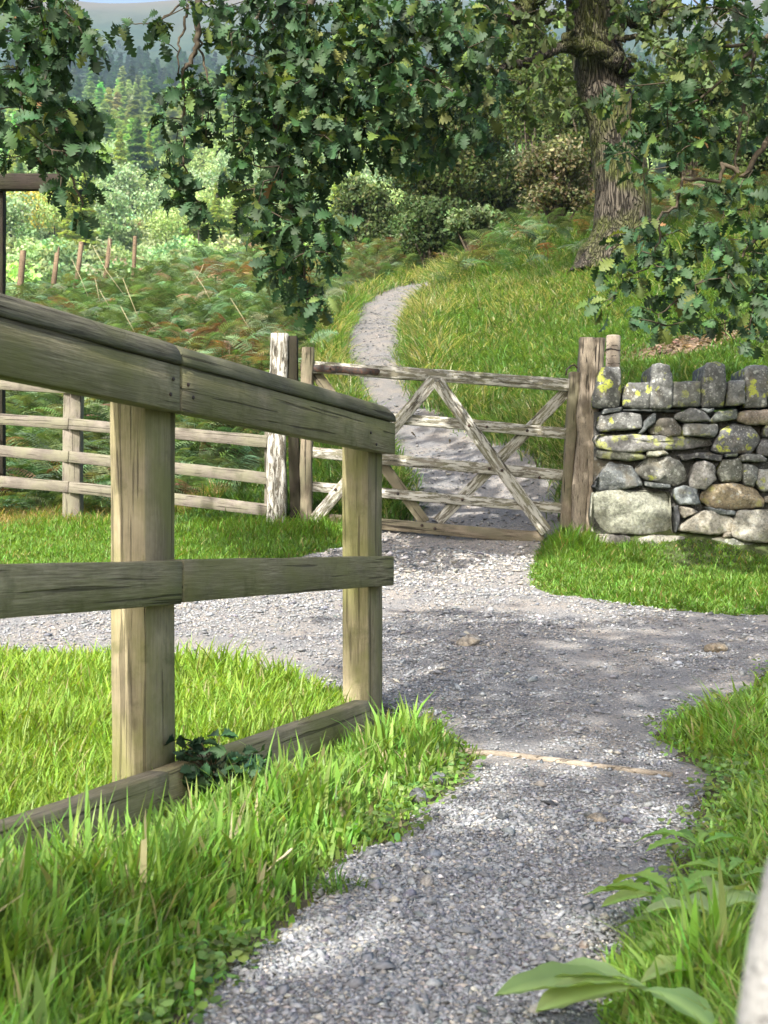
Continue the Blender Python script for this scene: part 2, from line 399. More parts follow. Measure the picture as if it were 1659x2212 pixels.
gx = axis([(-80, -14, 4), (-14, -5, .3), (-5, 4, .06), (4, 16, .3), (16, 80, 4)])
gy = axis([(-40, -6, 3), (-6, .8, .3), (.8, 6, .05), (6, 14, .08), (14, 30, .2), (30, 52, 1)])
GX, GY = np.meshgrid(gx, gy); GZ = terrain(GX, GY); SD = sdist(GX, GY).reshape(GX.shape)
def grid_faces(ny, nx, keep=None):
    i = (np.arange(ny - 1)[:, None] * nx + np.arange(nx - 1)[None]).ravel()
    f = np.c_[i, i + 1, i + nx + 1, i + nx]
    return f if keep is None else f[keep.ravel()]
gc = np.zeros(GX.shape + (4,)); gc[..., :3] = (.08, .11, .04); gc[..., 3] = 1
LIT = hit(1500, 750)[:2]          # worn patch of leaf litter on the bank
lit = np.exp(-(((GX - LIT[0]) / 1.0) ** 2 + ((GY - LIT[1]) / .9) ** 2))[..., None]
gc[..., :3] = gc[..., :3] * (1 - lit) + np.array((.22, .16, .11)) * lit
edge = np.exp(-(np.clip(-SD, 0, 9) / .12) ** 2)[..., None] * .8
gc[..., :3] = gc[..., :3] * (1 - edge) + np.array((.12, .10, .075)) * edge
me = mesh_np(np.stack([GX, GY, GZ], -1).reshape(-1, 3), [grid_faces(*GX.shape)], gc.reshape(-1, 4), True)
tag(link('ground', me, M_ground), kind='structure')
# path / track sheet
wob = .04 * np.clip((GY - 10) / 5, 0, 1) + .035 * n2(GX, GY, 7, 4) + .02 * n2(GX, GY, 19, 6)
sd = SD + wob * np.clip(GY / 4, .6, 2)
pz = GZ + .012 * np.clip(sd / .05, -2.5, 1) + .003 * n2(GX, GY, 9, 8)
keep = (sd[:-1, :-1] > -.12) & (GY[:-1, :-1] < 29) & (np.abs(GX[:-1, :-1]) < 13.5) & (GY[:-1, :-1] > -1)
warm = np.exp(-((GY - 8.4) / 1.3) ** 2) * .9  # beige gravel before the gate, with its sunlit warmth put into the colour
pc = np.ones(GX.shape + (4,)); pc[..., 3] = warm; pc[..., :3] = (1 - .33 * np.clip((GY - 10) / 3, 0, 1))[..., None]  # far path darkened in its colour to stand in for oak canopy shade
f = grid_faces(*GX.shape, keep)
u, inv = np.unique(f.ravel(), return_inverse=True)
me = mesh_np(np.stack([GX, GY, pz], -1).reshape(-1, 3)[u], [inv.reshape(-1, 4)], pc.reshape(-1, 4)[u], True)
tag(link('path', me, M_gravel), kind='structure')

# ------------------------------------------------------------------ hill and wood far across the valley
hx = axis([(-1600, -500, 50), (-500, 500, 12), (500, 1600, 50)]); hy = axis([(46, 200, 4), (200, 600, 8), (600, 1560, 12), (1560, 2000, 60)])
HXg, HYg = np.meshgrid(hx, hy); HZ = hillz(HXg, HYg) - .4 * np.clip((60 - HYg) / 10, 0, 1)
bound = 930 + 90 * n2(HXg, HYg, .008, 2) + .25 * HXg
al = np.clip((HYg - bound) / 60, 0, 1); hc = np.ones(HXg.shape + (4,)); hc[..., 3] = al
me = mesh_np(np.stack([HXg, HYg, HZ], -1).reshape(-1, 3), [grid_faces(*HXg.shape)], hc.reshape(-1, 4), True)
at = me.attributes.new('top', 'FLOAT', 'POINT'); at.data.foreach_set('value', np.clip((HYg - 1290 + 90 * n2(HXg, HYg, .01, 7)) / 250, 0, 1).ravel().astype(np.float32))
tag(link('hill', me, M_hill), kind='structure')

def conifer(n, h=1.0, r=.2, seed=0, spread=1.0):
    """unit-height conifer as many small drooping sprays: (verts, faces)"""
    g = np.random.default_rng(seed); t = g.random(n) ** .8; z = .12 + .88 * t
    rr = r * (1 - t) ** .85 * (.75 + .35 * np.sin(z * 60 + g.random(n))) * (.55 + .5 * g.random(n) ** .5) + .008
    a = g.random(n) * 6.283; L = r * (.30 + .45 * (1 - t)) * spread
    c = np.c_[np.cos(a) * rr, np.sin(a) * rr, z]
    out = np.c_[np.cos(a), np.sin(a), -.35 + .5 * g.random(n)]; out /= np.linalg.norm(out, axis=1)[:, None]
    side = np.c_[-np.sin(a), np.cos(a), .3 * g.normal(size=n)]; wd = (L * .45)[:, None]
    v = np.stack([c - out * L[:, None] * .5, c + side * wd, c + out * L[:, None] * .6, c - side * wd], 1).reshape(-1, 3)
    return v, [np.arange(4 * n).reshape(-1, 4)]
def broadleaf(n, seed=0, wide=.36, leaf=.045):
    g = np.random.default_rng(seed); k = 14
    cc = g.normal(size=(k, 3)); cc /= np.linalg.norm(cc, axis=1)[:, None]; cc *= (g.random((k, 1)) ** .5) * np.array((wide, wide, .34)) * .72
    cc += (0, 0, .6); i = g.integers(0, k, n); d = g.normal(size=(n, 3)); d /= np.linalg.norm(d, axis=1)[:, None]
    c = cc[i] + d * (.09 + .08 * g.random((n, 1))) * np.array((1.2, 1.2, .9))
    a = d + .6 * g.normal(size=(n, 3)); a /= np.linalg.norm(a, axis=1)[:, None]
    b = np.cross(a, g.normal(size=(n, 3))); b /= np.linalg.norm(b, axis=1)[:, None]; e = np.cross(a, b)
    s = leaf * (.6 + .8 * g.random((n, 1)))
    v = np.stack([c - b * s, c - e * s * .6, c + b * s, c + e * s * .6], 1).reshape(-1, 3)
    return v, [np.arange(4 * n).reshape(-1, 4)]
def place_trees(n, y0, y1, vis_pad=1.25):
    Y = (y0 ** .5 + (y1 ** .5 - y0 ** .5) * rng.random(n)) ** 2 if False else y0 + (y1 - y0) * rng.random(n)
    X = (rng.random(n) - .5) * 2 * (Y * .307 * vis_pad + 8)
    return X, Y
tm = [conifer(420, seed=1, r=.17), conifer(420, seed=2, r=.22), broadleaf(420, seed=3), conifer(380, seed=4, r=.14)]
tl = [conifer(100, seed=5, r=.17, spread=1.7), conifer(110, seed=6, r=.21, spread=1.7), broadleaf(110, seed=8, leaf=.075)]
parts = []
X, Y = place_trees(3600, 300, 1050); bmask = Y < 900 + 90 * n2(X, Y, .008, 2) + .25 * X; X, Y = X[bmask], Y[bmask]
kind = rng.integers(0, 3, len(X)); kind = np.where((Y > 480) & (kind == 2), 0, kind)
for k in range(3):
    m = kind == k; n = m.sum(); z = hillz(X[m], Y[m]) - .3
    ang = rng.random(n) * 6.28; R3 = np.zeros((n, 3, 3)); R3[:, 0, 0] = R3[:, 1, 1] = np.cos(ang); R3[:, 0, 1] = -np.sin(ang); R3[:, 1, 0] = np.sin(ang); R3[:, 2, 2] = 1
    h = (13 + 9 * rng.random(n)) * (.75 if k == 2 else 1)
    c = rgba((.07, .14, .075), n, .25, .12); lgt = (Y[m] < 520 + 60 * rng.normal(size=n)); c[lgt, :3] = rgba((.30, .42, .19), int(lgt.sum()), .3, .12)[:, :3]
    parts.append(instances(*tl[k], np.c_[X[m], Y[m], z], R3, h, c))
X2, Y2 = place_trees(1500, 850, 1300); kp = n2(X2, Y2, .012, 22) > .25; X2, Y2 = X2[kp], Y2[kp]; n = len(X2)
parts.append(instances(*tl[2], np.c_[X2, Y2, hillz(X2, Y2) - 2], np.repeat(np.eye(3)[None], n, 0), 5 + 7 * rng.random(n), rgba((.035, .06, .025), n, .2, .1)))
v, fs, c = merge(parts)
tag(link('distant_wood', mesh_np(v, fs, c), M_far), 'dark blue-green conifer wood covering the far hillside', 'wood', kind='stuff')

def tube(path, rad, seg=8, rough=0, seed=0, flat=None):
    path = np.asarray(path, float); n = len(path); rad = np.broadcast_to(np.asarray(rad, float), (n,))
    T = np.gradient(path, axis=0); T /= np.linalg.norm(T, axis=1)[:, None] + 1e-9
    up = np.array((0, 0, 1.)) if abs(T[0][2]) < .9 else np.array((1., 0, 0)); V = []
    a = np.linspace(0, 2 * np.pi, seg, endpoint=False)
    for i in range(n):
        s = np.cross(T[i], up); s /= np.linalg.norm(s) + 1e-9; b = np.cross(s, T[i]); up = b
        ring = path[i] + rad[i] * (np.cos(a)[:, None] * s + np.sin(a)[:, None] * b)
        if rough: ring = path[i] + (ring - path[i]) * (1 + rough * vnoise(ring * 3 + seed))[:, None]
        V.append(ring)
    V = np.concatenate(V); F_ = []
    for i in range(n - 1):
        for j in range(seg):
            j2 = (j + 1) % seg; F_.append((i * seg + j, i * seg + j2, (i + 1) * seg + j2, (i + 1) * seg + j))
    e0 = len(V); V = np.concatenate([V, path[:1], path[-1:]])
    T0 = [(e0, (j + 1) % seg, j) for j in range(seg)] + [(e0 + 1, (n - 1) * seg + j, (n - 1) * seg + (j + 1) % seg) for j in range(seg)]
    return V, [np.array(F_), np.array(T0)]

# individual trees one can tell apart on the lower valley side
def far_tree_proto(name, tmpl, col, height, label, cat, trunk=.02, trunk_h=.5, var=.2):
    e = empty(name, (0, 0, 0), label, cat, cat + 's on the sunlit valley side')
    v, fs = tmpl; nv = len(v); c = np.repeat(rgba(col, nv // 4, var, .08), 4, 0)
    link('crown', mesh_np(v * height, fs, c), M_far, e, True)
    tv, tf = tube([(0, 0, -.08 * height), (.005 * height, 0, trunk_h * .5 * height), (0, 0, trunk_h * height)], [trunk * height, trunk * .8 * height, trunk * .3 * height], 6)
    link('trunk', mesh_np(tv, tf, None, True), M_twig, e, True)
    return e
def copy_tree(o, parent=None):
    c = o.copy(); COL.objects.link(c); c.parent = parent
    for ch in list(o.children):
        copy_tree(ch, c)
    return c
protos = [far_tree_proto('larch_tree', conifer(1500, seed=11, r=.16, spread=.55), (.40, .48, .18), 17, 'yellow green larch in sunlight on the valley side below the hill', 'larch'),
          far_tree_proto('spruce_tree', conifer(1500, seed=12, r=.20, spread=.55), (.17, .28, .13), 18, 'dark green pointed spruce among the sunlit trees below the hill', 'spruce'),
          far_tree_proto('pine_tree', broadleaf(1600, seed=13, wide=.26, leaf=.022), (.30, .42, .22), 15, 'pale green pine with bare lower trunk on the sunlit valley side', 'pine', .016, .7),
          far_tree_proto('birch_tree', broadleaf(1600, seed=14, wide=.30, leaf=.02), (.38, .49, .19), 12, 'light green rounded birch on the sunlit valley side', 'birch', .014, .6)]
used = [False] * 4
spots = []
for i in range(300):
    Y = 148 + 250 * rng.random() ** 1.35; X = Y * (-.33 + .36 * rng.random()) if rng.random() < .85 else (rng.random() - .3) * Y * .6
    spots.append((X, Y))
for X, Y in spots:
    k = int(rng.choice(4, p=[.3, .15, .25, .3])) if Y > 190 else int(rng.choice([2, 3, 3, 0]))
    o = protos[k] if not used[k] else copy_tree(protos[k]); used[k] = True
    o.location = (X, Y, float(hillz(X, Y)) - .3); s = .65 + .5 * rng.random(); s *= .72 if Y < 220 else .95
    o.scale = (s * (.85 + .3 * rng.random()), s * (.85 + .3 * rng.random()), s); o.rotation_euler = (0, 0, rng.random() * 6.28)
for (px, py, Y, h) in [(82, 585, 160, 11.5)]:
    p = P(px, py, Y); e = far_tree_proto('autumn_tree', broadleaf(2600, seed=21, wide=.42, leaf=.022), (.62, .55, .12), h, 'rounded tree turning yellow at the far left of the valley side', 'tree', .02, .5)
    del e['group']; e.location = (p[0], Y, float(hillz(p[0], Y)) - .3 + (0))

# ------------------------------------------------------------------ middle-distance trees and bushes beyond the path
def bush(name, px0, px1, ytop, ybot, d, n, leaf, col, label, cat, col2=None, clumps=22, trunk=True, seed=0, group=None, thick=.8):
    g = np.random.default_rng(100 + seed)
    c0 = P((px0 + px1) / 2, (ytop + ybot) / 2, d); rx = (px1 - px0) / 2 / F * d; rz = (ybot - ytop) / 2 / F * d
    gz = float(terrain(np.array([c0[0]]), np.array([d]))[0]) if d < 50 else float(hillz(c0[0], d))
    e = empty(name, (c0[0], d, min(gz, c0[2] - rz)), label, cat, group)
    u = g.normal(size=(clumps, 3)); u /= np.linalg.norm(u, axis=1)[:, None]
    cc = c0 + u * (g.random((clumps, 1)) ** .45) * np.array((rx, rx * thick, rz)) * .78
    cr = .30 * min(rx, rz) * (.7 + .7 * g.random(clumps))
    i = g.integers(0, clumps, n); dd = g.normal(size=(n, 3)); dd /= np.linalg.norm(dd, axis=1)[:, None]
    c = cc[i] + dd * cr[i][:, None] * (.45 + .75 * g.random((n, 1)) ** .7) * np.array((1.25, 1.25, .85))
    a = dd + .9 * g.normal(size=(n, 3)); a /= np.linalg.norm(a, axis=1)[:, None]
    b = np.cross(a, g.normal(size=(n, 3))); b /= np.linalg.norm(b, axis=1)[:, None]; ee = np.cross(a, b)
    s = leaf * (.6 + .8 * g.random((n, 1)))
    v = np.stack([c - b * s, c - ee * s * .55, c + b * s, c + ee * s * .55], 1).reshape(-1, 3)
    cl = rgba(col, n, .22, .1)
    cb = 1 + .25 * g.normal(size=clumps); cl[:, :3] *= np.clip(cb, .5, 1.6)[i][:, None]
    if col2 is not None:
        m = g.random(n) < .4; cl[m, :3] = rgba(col2, int(m.sum()), .2, .1)[:, :3]
    link('crown', mesh_np(v, [np.arange(4 * n).reshape(-1, 4)], np.repeat(cl, 4, 0)), M_far, e)
    if trunk:
        ps = []; base = np.array((c0[0], d, gz - .3))
        for k in range(clumps):
            mid = base * .5 + cc[k] * .5 + g.normal(size=3) * rx * .08; mid[:2] = base[:2] * .65 + cc[k][:2] * .35
            tv, tf = tube([base + g.normal(size=3) * (.05, .05, 0), mid, cc[k]], [rx * .045 + .02, rx * .025 + .01, .008], 5); ps.append((tv, tf, np.ones((len(tv), 4))))
        v, fs, c_ = merge(ps); link('trunk', mesh_np(v, fs, None, True), M_twig, e)
    return e
bush('oak_tree', 800, 1140, 120, 520, 31, 26000, .055, (.05, .075, .022), 'dark broadleaf tree behind the bend of the path', 'tree', (.10, .12, .04), seed=1, clumps=34)
bush('hawthorn_bush', 1105, 1300, 275, 505, 25, 11000, .042, (.17, .16, .085), 'pale pinkish green bush left of the oak trunk', 'bush', (.09, .11, .045), seed=2, clumps=30)
bush('ash_tree', 1040, 1270, 25, 330, 42, 15000, .07, (.10, .14, .03), 'yellow green tree behind the hanging oak limbs', 'tree', (.06, .09, .025), seed=3, clumps=30)
bush('hazel_bush', 690, 860, 375, 540, 36, 9000, .06, (.10, .14, .05), 'light green tree left of the dark tree at the path bend', 'bush', (.06, .09, .035), seed=4)
bush('holly_bush', 850, 1010, 400, 560, 29, 8000, .05, (.07, .11, .04), 'mid green bush standing where the path disappears', 'bush', seed=5)
bush('alder_tree', 1390, 1600, 60, 430, 30, 16000, .06, (.07, .10, .03), 'green tree right of the oak trunk on the bank', 'tree', (.10, .14, .04), seed=6, clumps=30)
bush('holm_tree', 1500, 1760, 180, 470, 25, 12000, .055, (.06, .085, .028), 'dark tree at the right edge behind the bank', 'tree', seed=7, clumps=26)
bush('thorn_bush', 1000, 1180, 330, 530, 34, 9000, .055, (.035, .05, .018), 'near black thorn bush below the hanging limbs', 'bush', seed=8)
bush('sycamore_tree', 1140, 1420, 90, 420, 37, 16000, .065, (.075, .105, .03), 'shaded tree directly behind the oak trunk', 'tree', (.05, .07, .02), seed=9, clumps=34)
bush('willow_bush', 950, 1100, 430, 540, 27, 6000, .045, (.10, .14, .06), 'small grey green bush beside the bracken at the bend', 'bush', seed=10)

# ------------------------------------------------------------------ the big oak on the bank
OB = P(1335, 566, 18)
oak = empty('oak_tree', OB, 'large mossy oak trunk standing on the grassy bank', 'tree')
tp = [(1325, 600, .62), (1328, 572, .56), (1338, 545, .47), (1347, 500, .42), (1345, 420, .385), (1340, 340, .37), (1322, 260, .36), (1306, 200, .37), (1296, 140, .39), (1282, 90, .36), (1276, 30, .35), (1272, -60, .36), (1265, -200, .33), (1258, -380, .30), (1270, -600, .22)]
pp = np.array([P(a, b, 18) for a, b, r in tp]); rr = np.array([r for a, b, r in tp])
ti = np.linspace(0, len(pp) - 1, 90); pi = np.stack([np.interp(ti, range(len(pp)), pp[:, k]) for k in range(3)], 1); ri = np.interp(ti, range(len(pp)), rr)
tv, tf = tube(pi, ri, 40, .06, 3)
# root flare
hz = np.clip((P(0, 520, 18)[2] - tv[:, 2]) / 1.0, 0, 1) ** 2; ctr = OB[:2] + (.05, 0); dv = tv[:, :2] - ctr; an = np.arctan2(dv[:, 1], dv[:, 0])
tv[:, :2] = ctr + dv * (1 + hz * (.18 + .22 * np.cos(an * 3 + 2.4)))[:, None]; tv[:, 0] -= hz * .12 * (dv[:, 0] < 0)
link('trunk', mesh_np(tv, tf, None, True), M_bark, oak)
def limb(pts, r0, r1, seg=9, rough=.12, wig=.03, seed=0):
    p = np.array([P(*a) for a in pts]); t = np.linspace(0, len(p) - 1, len(p) * 6); q = np.stack([np.interp(t, range(len(p)), p[:, k]) for k in range(3)], 1)
    q[1:-1] += wig * np.random.default_rng(seed).normal(size=(len(q) - 2, 3)) * (r0 / .1) ** .5
    return tube(q, np.linspace(r0, r1, len(q)), seg, rough)
for k, (pts, r0, r1) in enumerate([
        ([(1280, -20, 18), (1200, -40, 17.5), (1140, 5, 17.2), (1105, 45, 17), (1050, 62, 16.8), (960, 30, 16.5)], .17, .07),
        ([(1290, 130, 18), (1235, 100, 17.6), (1200, 108, 17.4), (1150, 128, 17.2), (1105, 140, 17.0), (1050, 150, 16.5)], .10, .03),
        ([(1262, 45, 18), (1210, 38, 17.6), (1150, 55, 17.3), (1100, 75, 17.1), (1058, 98, 17)], .06, .02),
        ([(1218, 84, 17.45), (1245, 97, 17.45), (1290, 108, 17.45), (1330, 125, 17.5), (1352, 160, 17.6)], .09, .12),
        ([(1300, 60, 18), (1400, 30, 17.8), (1480, -20, 17.4), (1600, -80, 17)], .14, .06),
        ([(1310, 90, 17.8), (1380, 75, 17.5), (1415, 95, 17.3), (1450, 140, 17)], .05, .015),
        ([(1265, -250, 18), (1130, -330, 17), (950, -420, 16)], .18, .06), ([(1265, -300, 18), (1400, -420, 18.5), (1600, -560, 19)], .18, .06)]):
    lv, lf = limb(pts, r0, r1, seed=k); link('limb', mesh_np(lv, lf, None, True), M_bark, oak)

# oak leaf template: length along X, lobed outline, folded along the midrib
_o = [(0, .012), (.1, .02), (.16, .09), (.23, .13), (.28, .05), (.35, .17), (.41, .24), (.46, .08), (.54, .27), (.60, .33), (.66, .12), (.73, .28), (.79, .30), (.84, .12), (.90, .19), (.95, .13), (1.0, .02)]
lv_ = []; 
for t, wd in _o:
    zc = .10 * math.sin(t * 2.6) - .22 * t * t; lv_ += [(t, -wd, zc + wd * .3), (t, 0, zc), (t, wd, zc + wd * .3)]
OAKV = np.array(lv_); OAKF = []
for i in range(len(_o) - 1):
    for j in (0, 1): OAKF.append((i * 3 + j, i * 3 + j + 1, i * 3 + j + 4, i * 3 + j + 3))
OAKF = [np.array(OAKF)]
_s = [(0, .02), (.2, .14), (.28, .07), (.5, .26), (.6, .14), (.8, .24), (1, .03)]
SV = np.array([(t, s * wd, -.2 * t * t) for t, wd in _s for s in (-1, 1)]); SF = [np.array([(2 * i, 2 * i + 1, 2 * i + 3, 2 * i + 2) for i in range(len(_s) - 1)])]

def blob_points(blobs, depth_j, per=2100.):
    """rosette positions: blobs are (px, py, rx, ry, depth, density)"""
    out = []
    for px, py, rx, ry, d, den in blobs:
        n = max(2, int(math.pi * rx * ry / per * den))
        a = rng.random(n) * 6.283; r = rng.random(n) ** .5
        for x, y in zip(px + rx * r * np.cos(a), py + ry * r * np.sin(a)): out.append(P(x, y, d + depth_j * rng.normal()))
    return np.array(out)
def grow(skel, tips, maxr=.02):
    """join each tip to the nearest wood, making a branching twig web"""
    nodes = [tuple(p) for s in skel for p in s]; order = np.argsort([min(np.sum((np.array(nodes) - t) ** 2, 1)) for t in tips]); segs = []
    arr = np.array(nodes)
    for i in order:
        t = tips[i]; d2 = ((arr - t) ** 2).sum(1) * (1 + .8 * (arr[:, 2] < t[2] - .03)); j = int(np.argmin(d2)); a = arr[j]
        L = math.sqrt(((a - t) ** 2).sum()); mid = (a + t) / 2 + rng.normal(size=3) * L * .10 + np.array((0, 0, .08 * L))
        segs.append((a, mid, t, L)); arr = np.vstack([arr, mid, t])
    return segs
def oak_bough(parent, blobs, skels, depth_j=.3, leafL=.10, col=(.040, .085, .034), name='bough', per=2100., nl=9, bright=.10, label=None, simple=False):
    tips = blob_points(blobs, depth_j, per)
    sk = []; ps = []
    for pts, r0, r1 in skels:
        p = np.array([P(*a) for a in pts]); t = np.linspace(0, len(p) - 1, len(p) * 5); q = np.stack([np.interp(t, range(len(p)), p[:, k]) for k in range(3)], 1)
        q[1:-1] += .006 * rng.normal(size=(len(q) - 2, 3)); sk.append(q); tv, tf = tube(q, np.linspace(r0, r1, len(q)), 7, .1); ps.append((tv, tf, np.ones((len(tv), 4))))
    for a, m, t, L in grow(sk, tips):
        tv, tf = tube([a, m, t], [.0035 + .0022 * min(L, 1.2), .003, .0018], 4); ps.append((tv, tf, np.ones((len(tv), 4))))
    v, fs, c_ = merge(ps); b = link(name, mesh_np(v, fs, None, True), M_twig, parent)
    if label: b['label'] = label
    n = len(tips); k = nl; base = np.repeat(tips, k, 0); N = n * k
    spray = rand_dirs(n) * .6 + np.array((0, -.2, -.45)); d = np.repeat(spray, k, 0) + rand_dirs(N) * 1.1; d[:, 2] -= .25
    pos = base + rand_dirs(N) * .05 * rng.random((N, 1))
    z = rand_dirs(N) * .8 + np.array((-.15, -.35, .75))
    Rm = rot_from_axes(d, z); s = leafL * (.6 + .6 * rng.random(N))
    c = rgba(col, N, .25, .08); br = rng.random(N) < bright; c[br, :3] = rgba((.12, .17, .04), int(br.sum()), .2, .1)[:, :3]
    dry = rng.random(N) < .002; c[dry, :3] = (.30, .17, .08)
    T = (SV, SF) if simple else (OAKV, OAKF)
    v, fs, c = instances(*T, pos, Rm, np.c_[s, s * (.8 + .4 * rng.random(N)), s], c)
    link('leaves', mesh_np(v, fs, c, True), M_leaf, b)
    return b
# near oak: its trunk stands right of the frame, the boughs hang over the gate
NT0 = np.array((5.2, 5.6, .1)); NT0[2] = float(terrain(np.array([5.2]), np.array([5.6]))[0])
near_oak = empty('overhanging_oak', NT0, 'oak whose leafy boughs hang into the top of the view', 'tree')
q = np.array([NT0 + (0, 0, -.3), NT0 + (.02, 0, 1.2), NT0 + (-.15, .1, 2.6), NT0 + (-.5, .3, 4.2), NT0 + (-.7, .3, 6)]); tv, tf = tube(q, [.48, .36, .33, .3, .2], 20, .06)
link('trunk', mesh_np(tv, tf, None, True), M_bark, near_oak)
ps = []
TOP = [NT0 + (-.5, .3, 4.2)]
for pts, r0, r1 in [([NT0 + (-.45, .3, 4.0), (3.0, 6.3, 5.0), (.8, 6.8, 5.1), (-1.2, 6.8, 4.9), (-2.9, 6.4, 4.8)], .17, .05), ([NT0 + (-.3, .3, 3.4), (3.6, 7.0, 4.2), (2.4, 7.4, 4.1)], .10, .04), ([NT0 + (-.5, .3, 4.4), (3.5, 5.0, 5.6), (1.0, 5.2, 5.6)], .12, .03)]:
    tv, tf = tube(pts, np.linspace(r0, r1, len(pts)), 10, .1); ps.append((tv, tf, np.ones((len(tv), 4))))
v, fs, c_ = merge(ps); link('limb', mesh_np(v, fs, None, True), M_bark, near_oak)
oak_bough(near_oak, [(60, 40, 110, 60, 6.2, 1.4), (130, 90, 85, 80, 6.2, 1.5), (60, 180, 90, 90, 6.3, 1.4), (140, 200, 60, 60, 6.2, 1.2), (130, 280, 100, 55, 6.2, 1.6), (190, 290, 45, 35, 6.1, 1.2), (60, 310, 75, 50, 6.3, 1.2),
                    (150, 345, 60, 30, 6.2, .8), (130, 395, 55, 25, 6.2, .7), (185, 425, 50, 35, 6.2, .6), (155, 460, 30, 25, 6.2, .7), (205, 340, 20, 25, 6.2, .8), (-80, 150, 80, 200, 6.3, .8)],
          [([(100, -200, 6.6), (80, 0, 6.4), (100, 130, 6.3), (120, 260, 6.2), (150, 380, 6.2), (180, 440, 6.2)], .014, .004), ([(60, -120, 6.6), (30, 60, 6.4), (50, 260, 6.3)], .014, .004), ([(85, 20, 6.4), (170, 60, 6.2), (200, 120, 6.2)], .01, .003)], .22, per=1350,
          label='leftmost hanging bough, leaves in shade')
oak_bough(near_oak, [(400, 175, 60, 40, 6.4, .9), (385, 230, 55, 45, 6.4, 1.0), (440, 230, 40, 60, 6.4, .8), (400, 300, 55, 50, 6.4, 1.1), (385, 360, 45, 50, 6.4, 1.1), (410, 430, 55, 40, 6.4, 1.4), (455, 470, 50, 25, 6.4, 1.1), (370, 390, 40, 30, 6.4, .8),
                     (300, 50, 50, 22, 6.2, .9), (340, 70, 25, 25, 6.2, .8), (390, 15, 60, 22, 6.2, 1.2)],
          [([(440, -200, 6.8), (432, 0, 6.5), (425, 40, 6.5), (428, 90, 6.45), (410, 140, 6.45), (395, 150, 6.4), (400, 220, 6.4), (395, 330, 6.4), (420, 430, 6.4)], .022, .004), ([(405, 10, 6.5), (398, 60, 6.5), (385, 110, 6.4), (385, 160, 6.4)], .008, .004), ([(428, 60, 6.5), (440, 130, 6.5), (450, 200, 6.4), (445, 300, 6.4)], .008, .003), ([(400, 0, 6.4), (340, 50, 6.2), (280, 55, 6.2)], .006, .002)], .12, per=1700, label='thin hanging bough left of the main one')
main = [(560, 40, 110, 60, 6.6, 1.5), (700, 50, 130, 70, 6.6, 1.5), (850, 60, 130, 75, 6.7, 1.5), (990, 60, 100, 75, 6.8, 1.3), (620, 130, 130, 70, 6.5, 1.6), (780, 150, 130, 70, 6.6, 1.6), (930, 150, 120, 75, 6.8, 1.5), (1030, 170, 60, 70, 7.0, 1.1),
        (600, 210, 100, 60, 6.5, 1.4), (700, 240, 110, 60, 6.6, 1.5), (840, 250, 120, 60, 6.8, 1.5), (960, 260, 90, 60, 7.0, 1.2), (570, 290, 90, 60, 6.5, 1.3), (680, 320, 100, 50, 6.6, 1.5), (800, 330, 90, 45, 6.8, 1.1), (880, 320, 70, 40, 7.0, .9), (1010, 330, 90, 40, 7.2, .5),
        (560, 370, 80, 50, 6.5, 1.3), (650, 390, 75, 45, 6.5, 1.4), (520, 440, 60, 40, 6.4, .8), (610, 460, 90, 45, 6.5, 1.5), (690, 500, 60, 50, 6.5, 1.4), (590, 520, 60, 40, 6.5, 1.2), (640, 560, 75, 35, 6.5, 1.5), (700, 540, 40, 35, 6.5, 1.3), (610, 600, 55, 30, 6.5, 1.2), (670, 630, 50, 30, 6.5, 1.5), (650, 665, 40, 22, 6.5, 1.0), (690, 670, 25, 22, 6.5, 1.2),
        (490, 60, 40, 80, 6.5, .9), (500, 160, 35, 50, 6.5, .7)]
oak_bough(near_oak, main, [([(760, -260, 7), (700, -60, 6.8), (650, 60, 6.7), (610, 180, 6.6), (600, 300, 6.6), (620, 420, 6.5), (650, 520, 6.5), (665, 640, 6.5)], .035, .004), ([(950, -200, 7), (900, 0, 6.9), (850, 130, 6.8), (800, 260, 6.8)], .025, .006), ([(705, -40, 6.8), (560, 30, 6.6), (500, 120, 6.5)], .014, .004), ([(860, 100, 6.8), (960, 180, 6.9), (1040, 300, 7.1)], .012, .004)], .28, per=1250, bright=.16, label='main hanging bough over the gate')
rt = [(1340, 200, 50, 40, 7.0, .6), (1300, 230, 40, 40, 6.6, .7), (1330, 250, 40, 25, 6.6, .8), (1420, 230, 70, 60, 7.0, 1.1), (1500, 260, 80, 60, 7.0, 1.1), (1420, 310, 90, 45, 6.8, 1.3), (1500, 310, 70, 45, 6.9, 1.1), (1370, 330, 50, 35, 6.6, 1.0), (1590, 230, 70, 90, 7.0, .9), (1460, 160, 60, 50, 7.0, .6),
      (1390, 380, 25, 15, 6.6, .6), (1560, 60, 90, 60, 6.6, .9), (1480, 20, 100, 30, 6.6, 1.1), (1380, 20, 60, 40, 6.8, .7), (1620, 130, 60, 60, 6.8, 1.0), (1640, 30, 40, 60, 6.6, 1.0), (1560, 130, 60, 40, 7, .6),
      (1540, 430, 60, 30, 6.6, .9), (1620, 420, 50, 60, 6.6, 1.2), (1480, 440, 60, 25, 6.6, .8), (1440, 500, 70, 35, 6.5, 1.0), (1380, 530, 60, 30, 6.5, 1.2), (1330, 580, 40, 30, 6.4, 1.0), (1400, 580, 80, 30, 6.5, 1.2), (1500, 540, 90, 50, 6.5, 1.4), (1600, 520, 80, 60, 6.5, 1.4), (1560, 610, 100, 40, 6.5, 1.4), (1440, 620, 70, 25, 6.5, .7), (1330, 640, 45, 25, 6.4, .9), (1630, 650, 60, 50, 6.5, 1.2), (1390, 680, 50, 30, 6.4, .8), (1440, 690, 40, 22, 6.4, .9), (1540, 680, 60, 30, 6.5, 1.0), (1610, 720, 60, 25, 6.5, .8), (1500, 660, 40, 30, 6.5, .6), (1760, 300, 100, 350, 6.8, .8)]
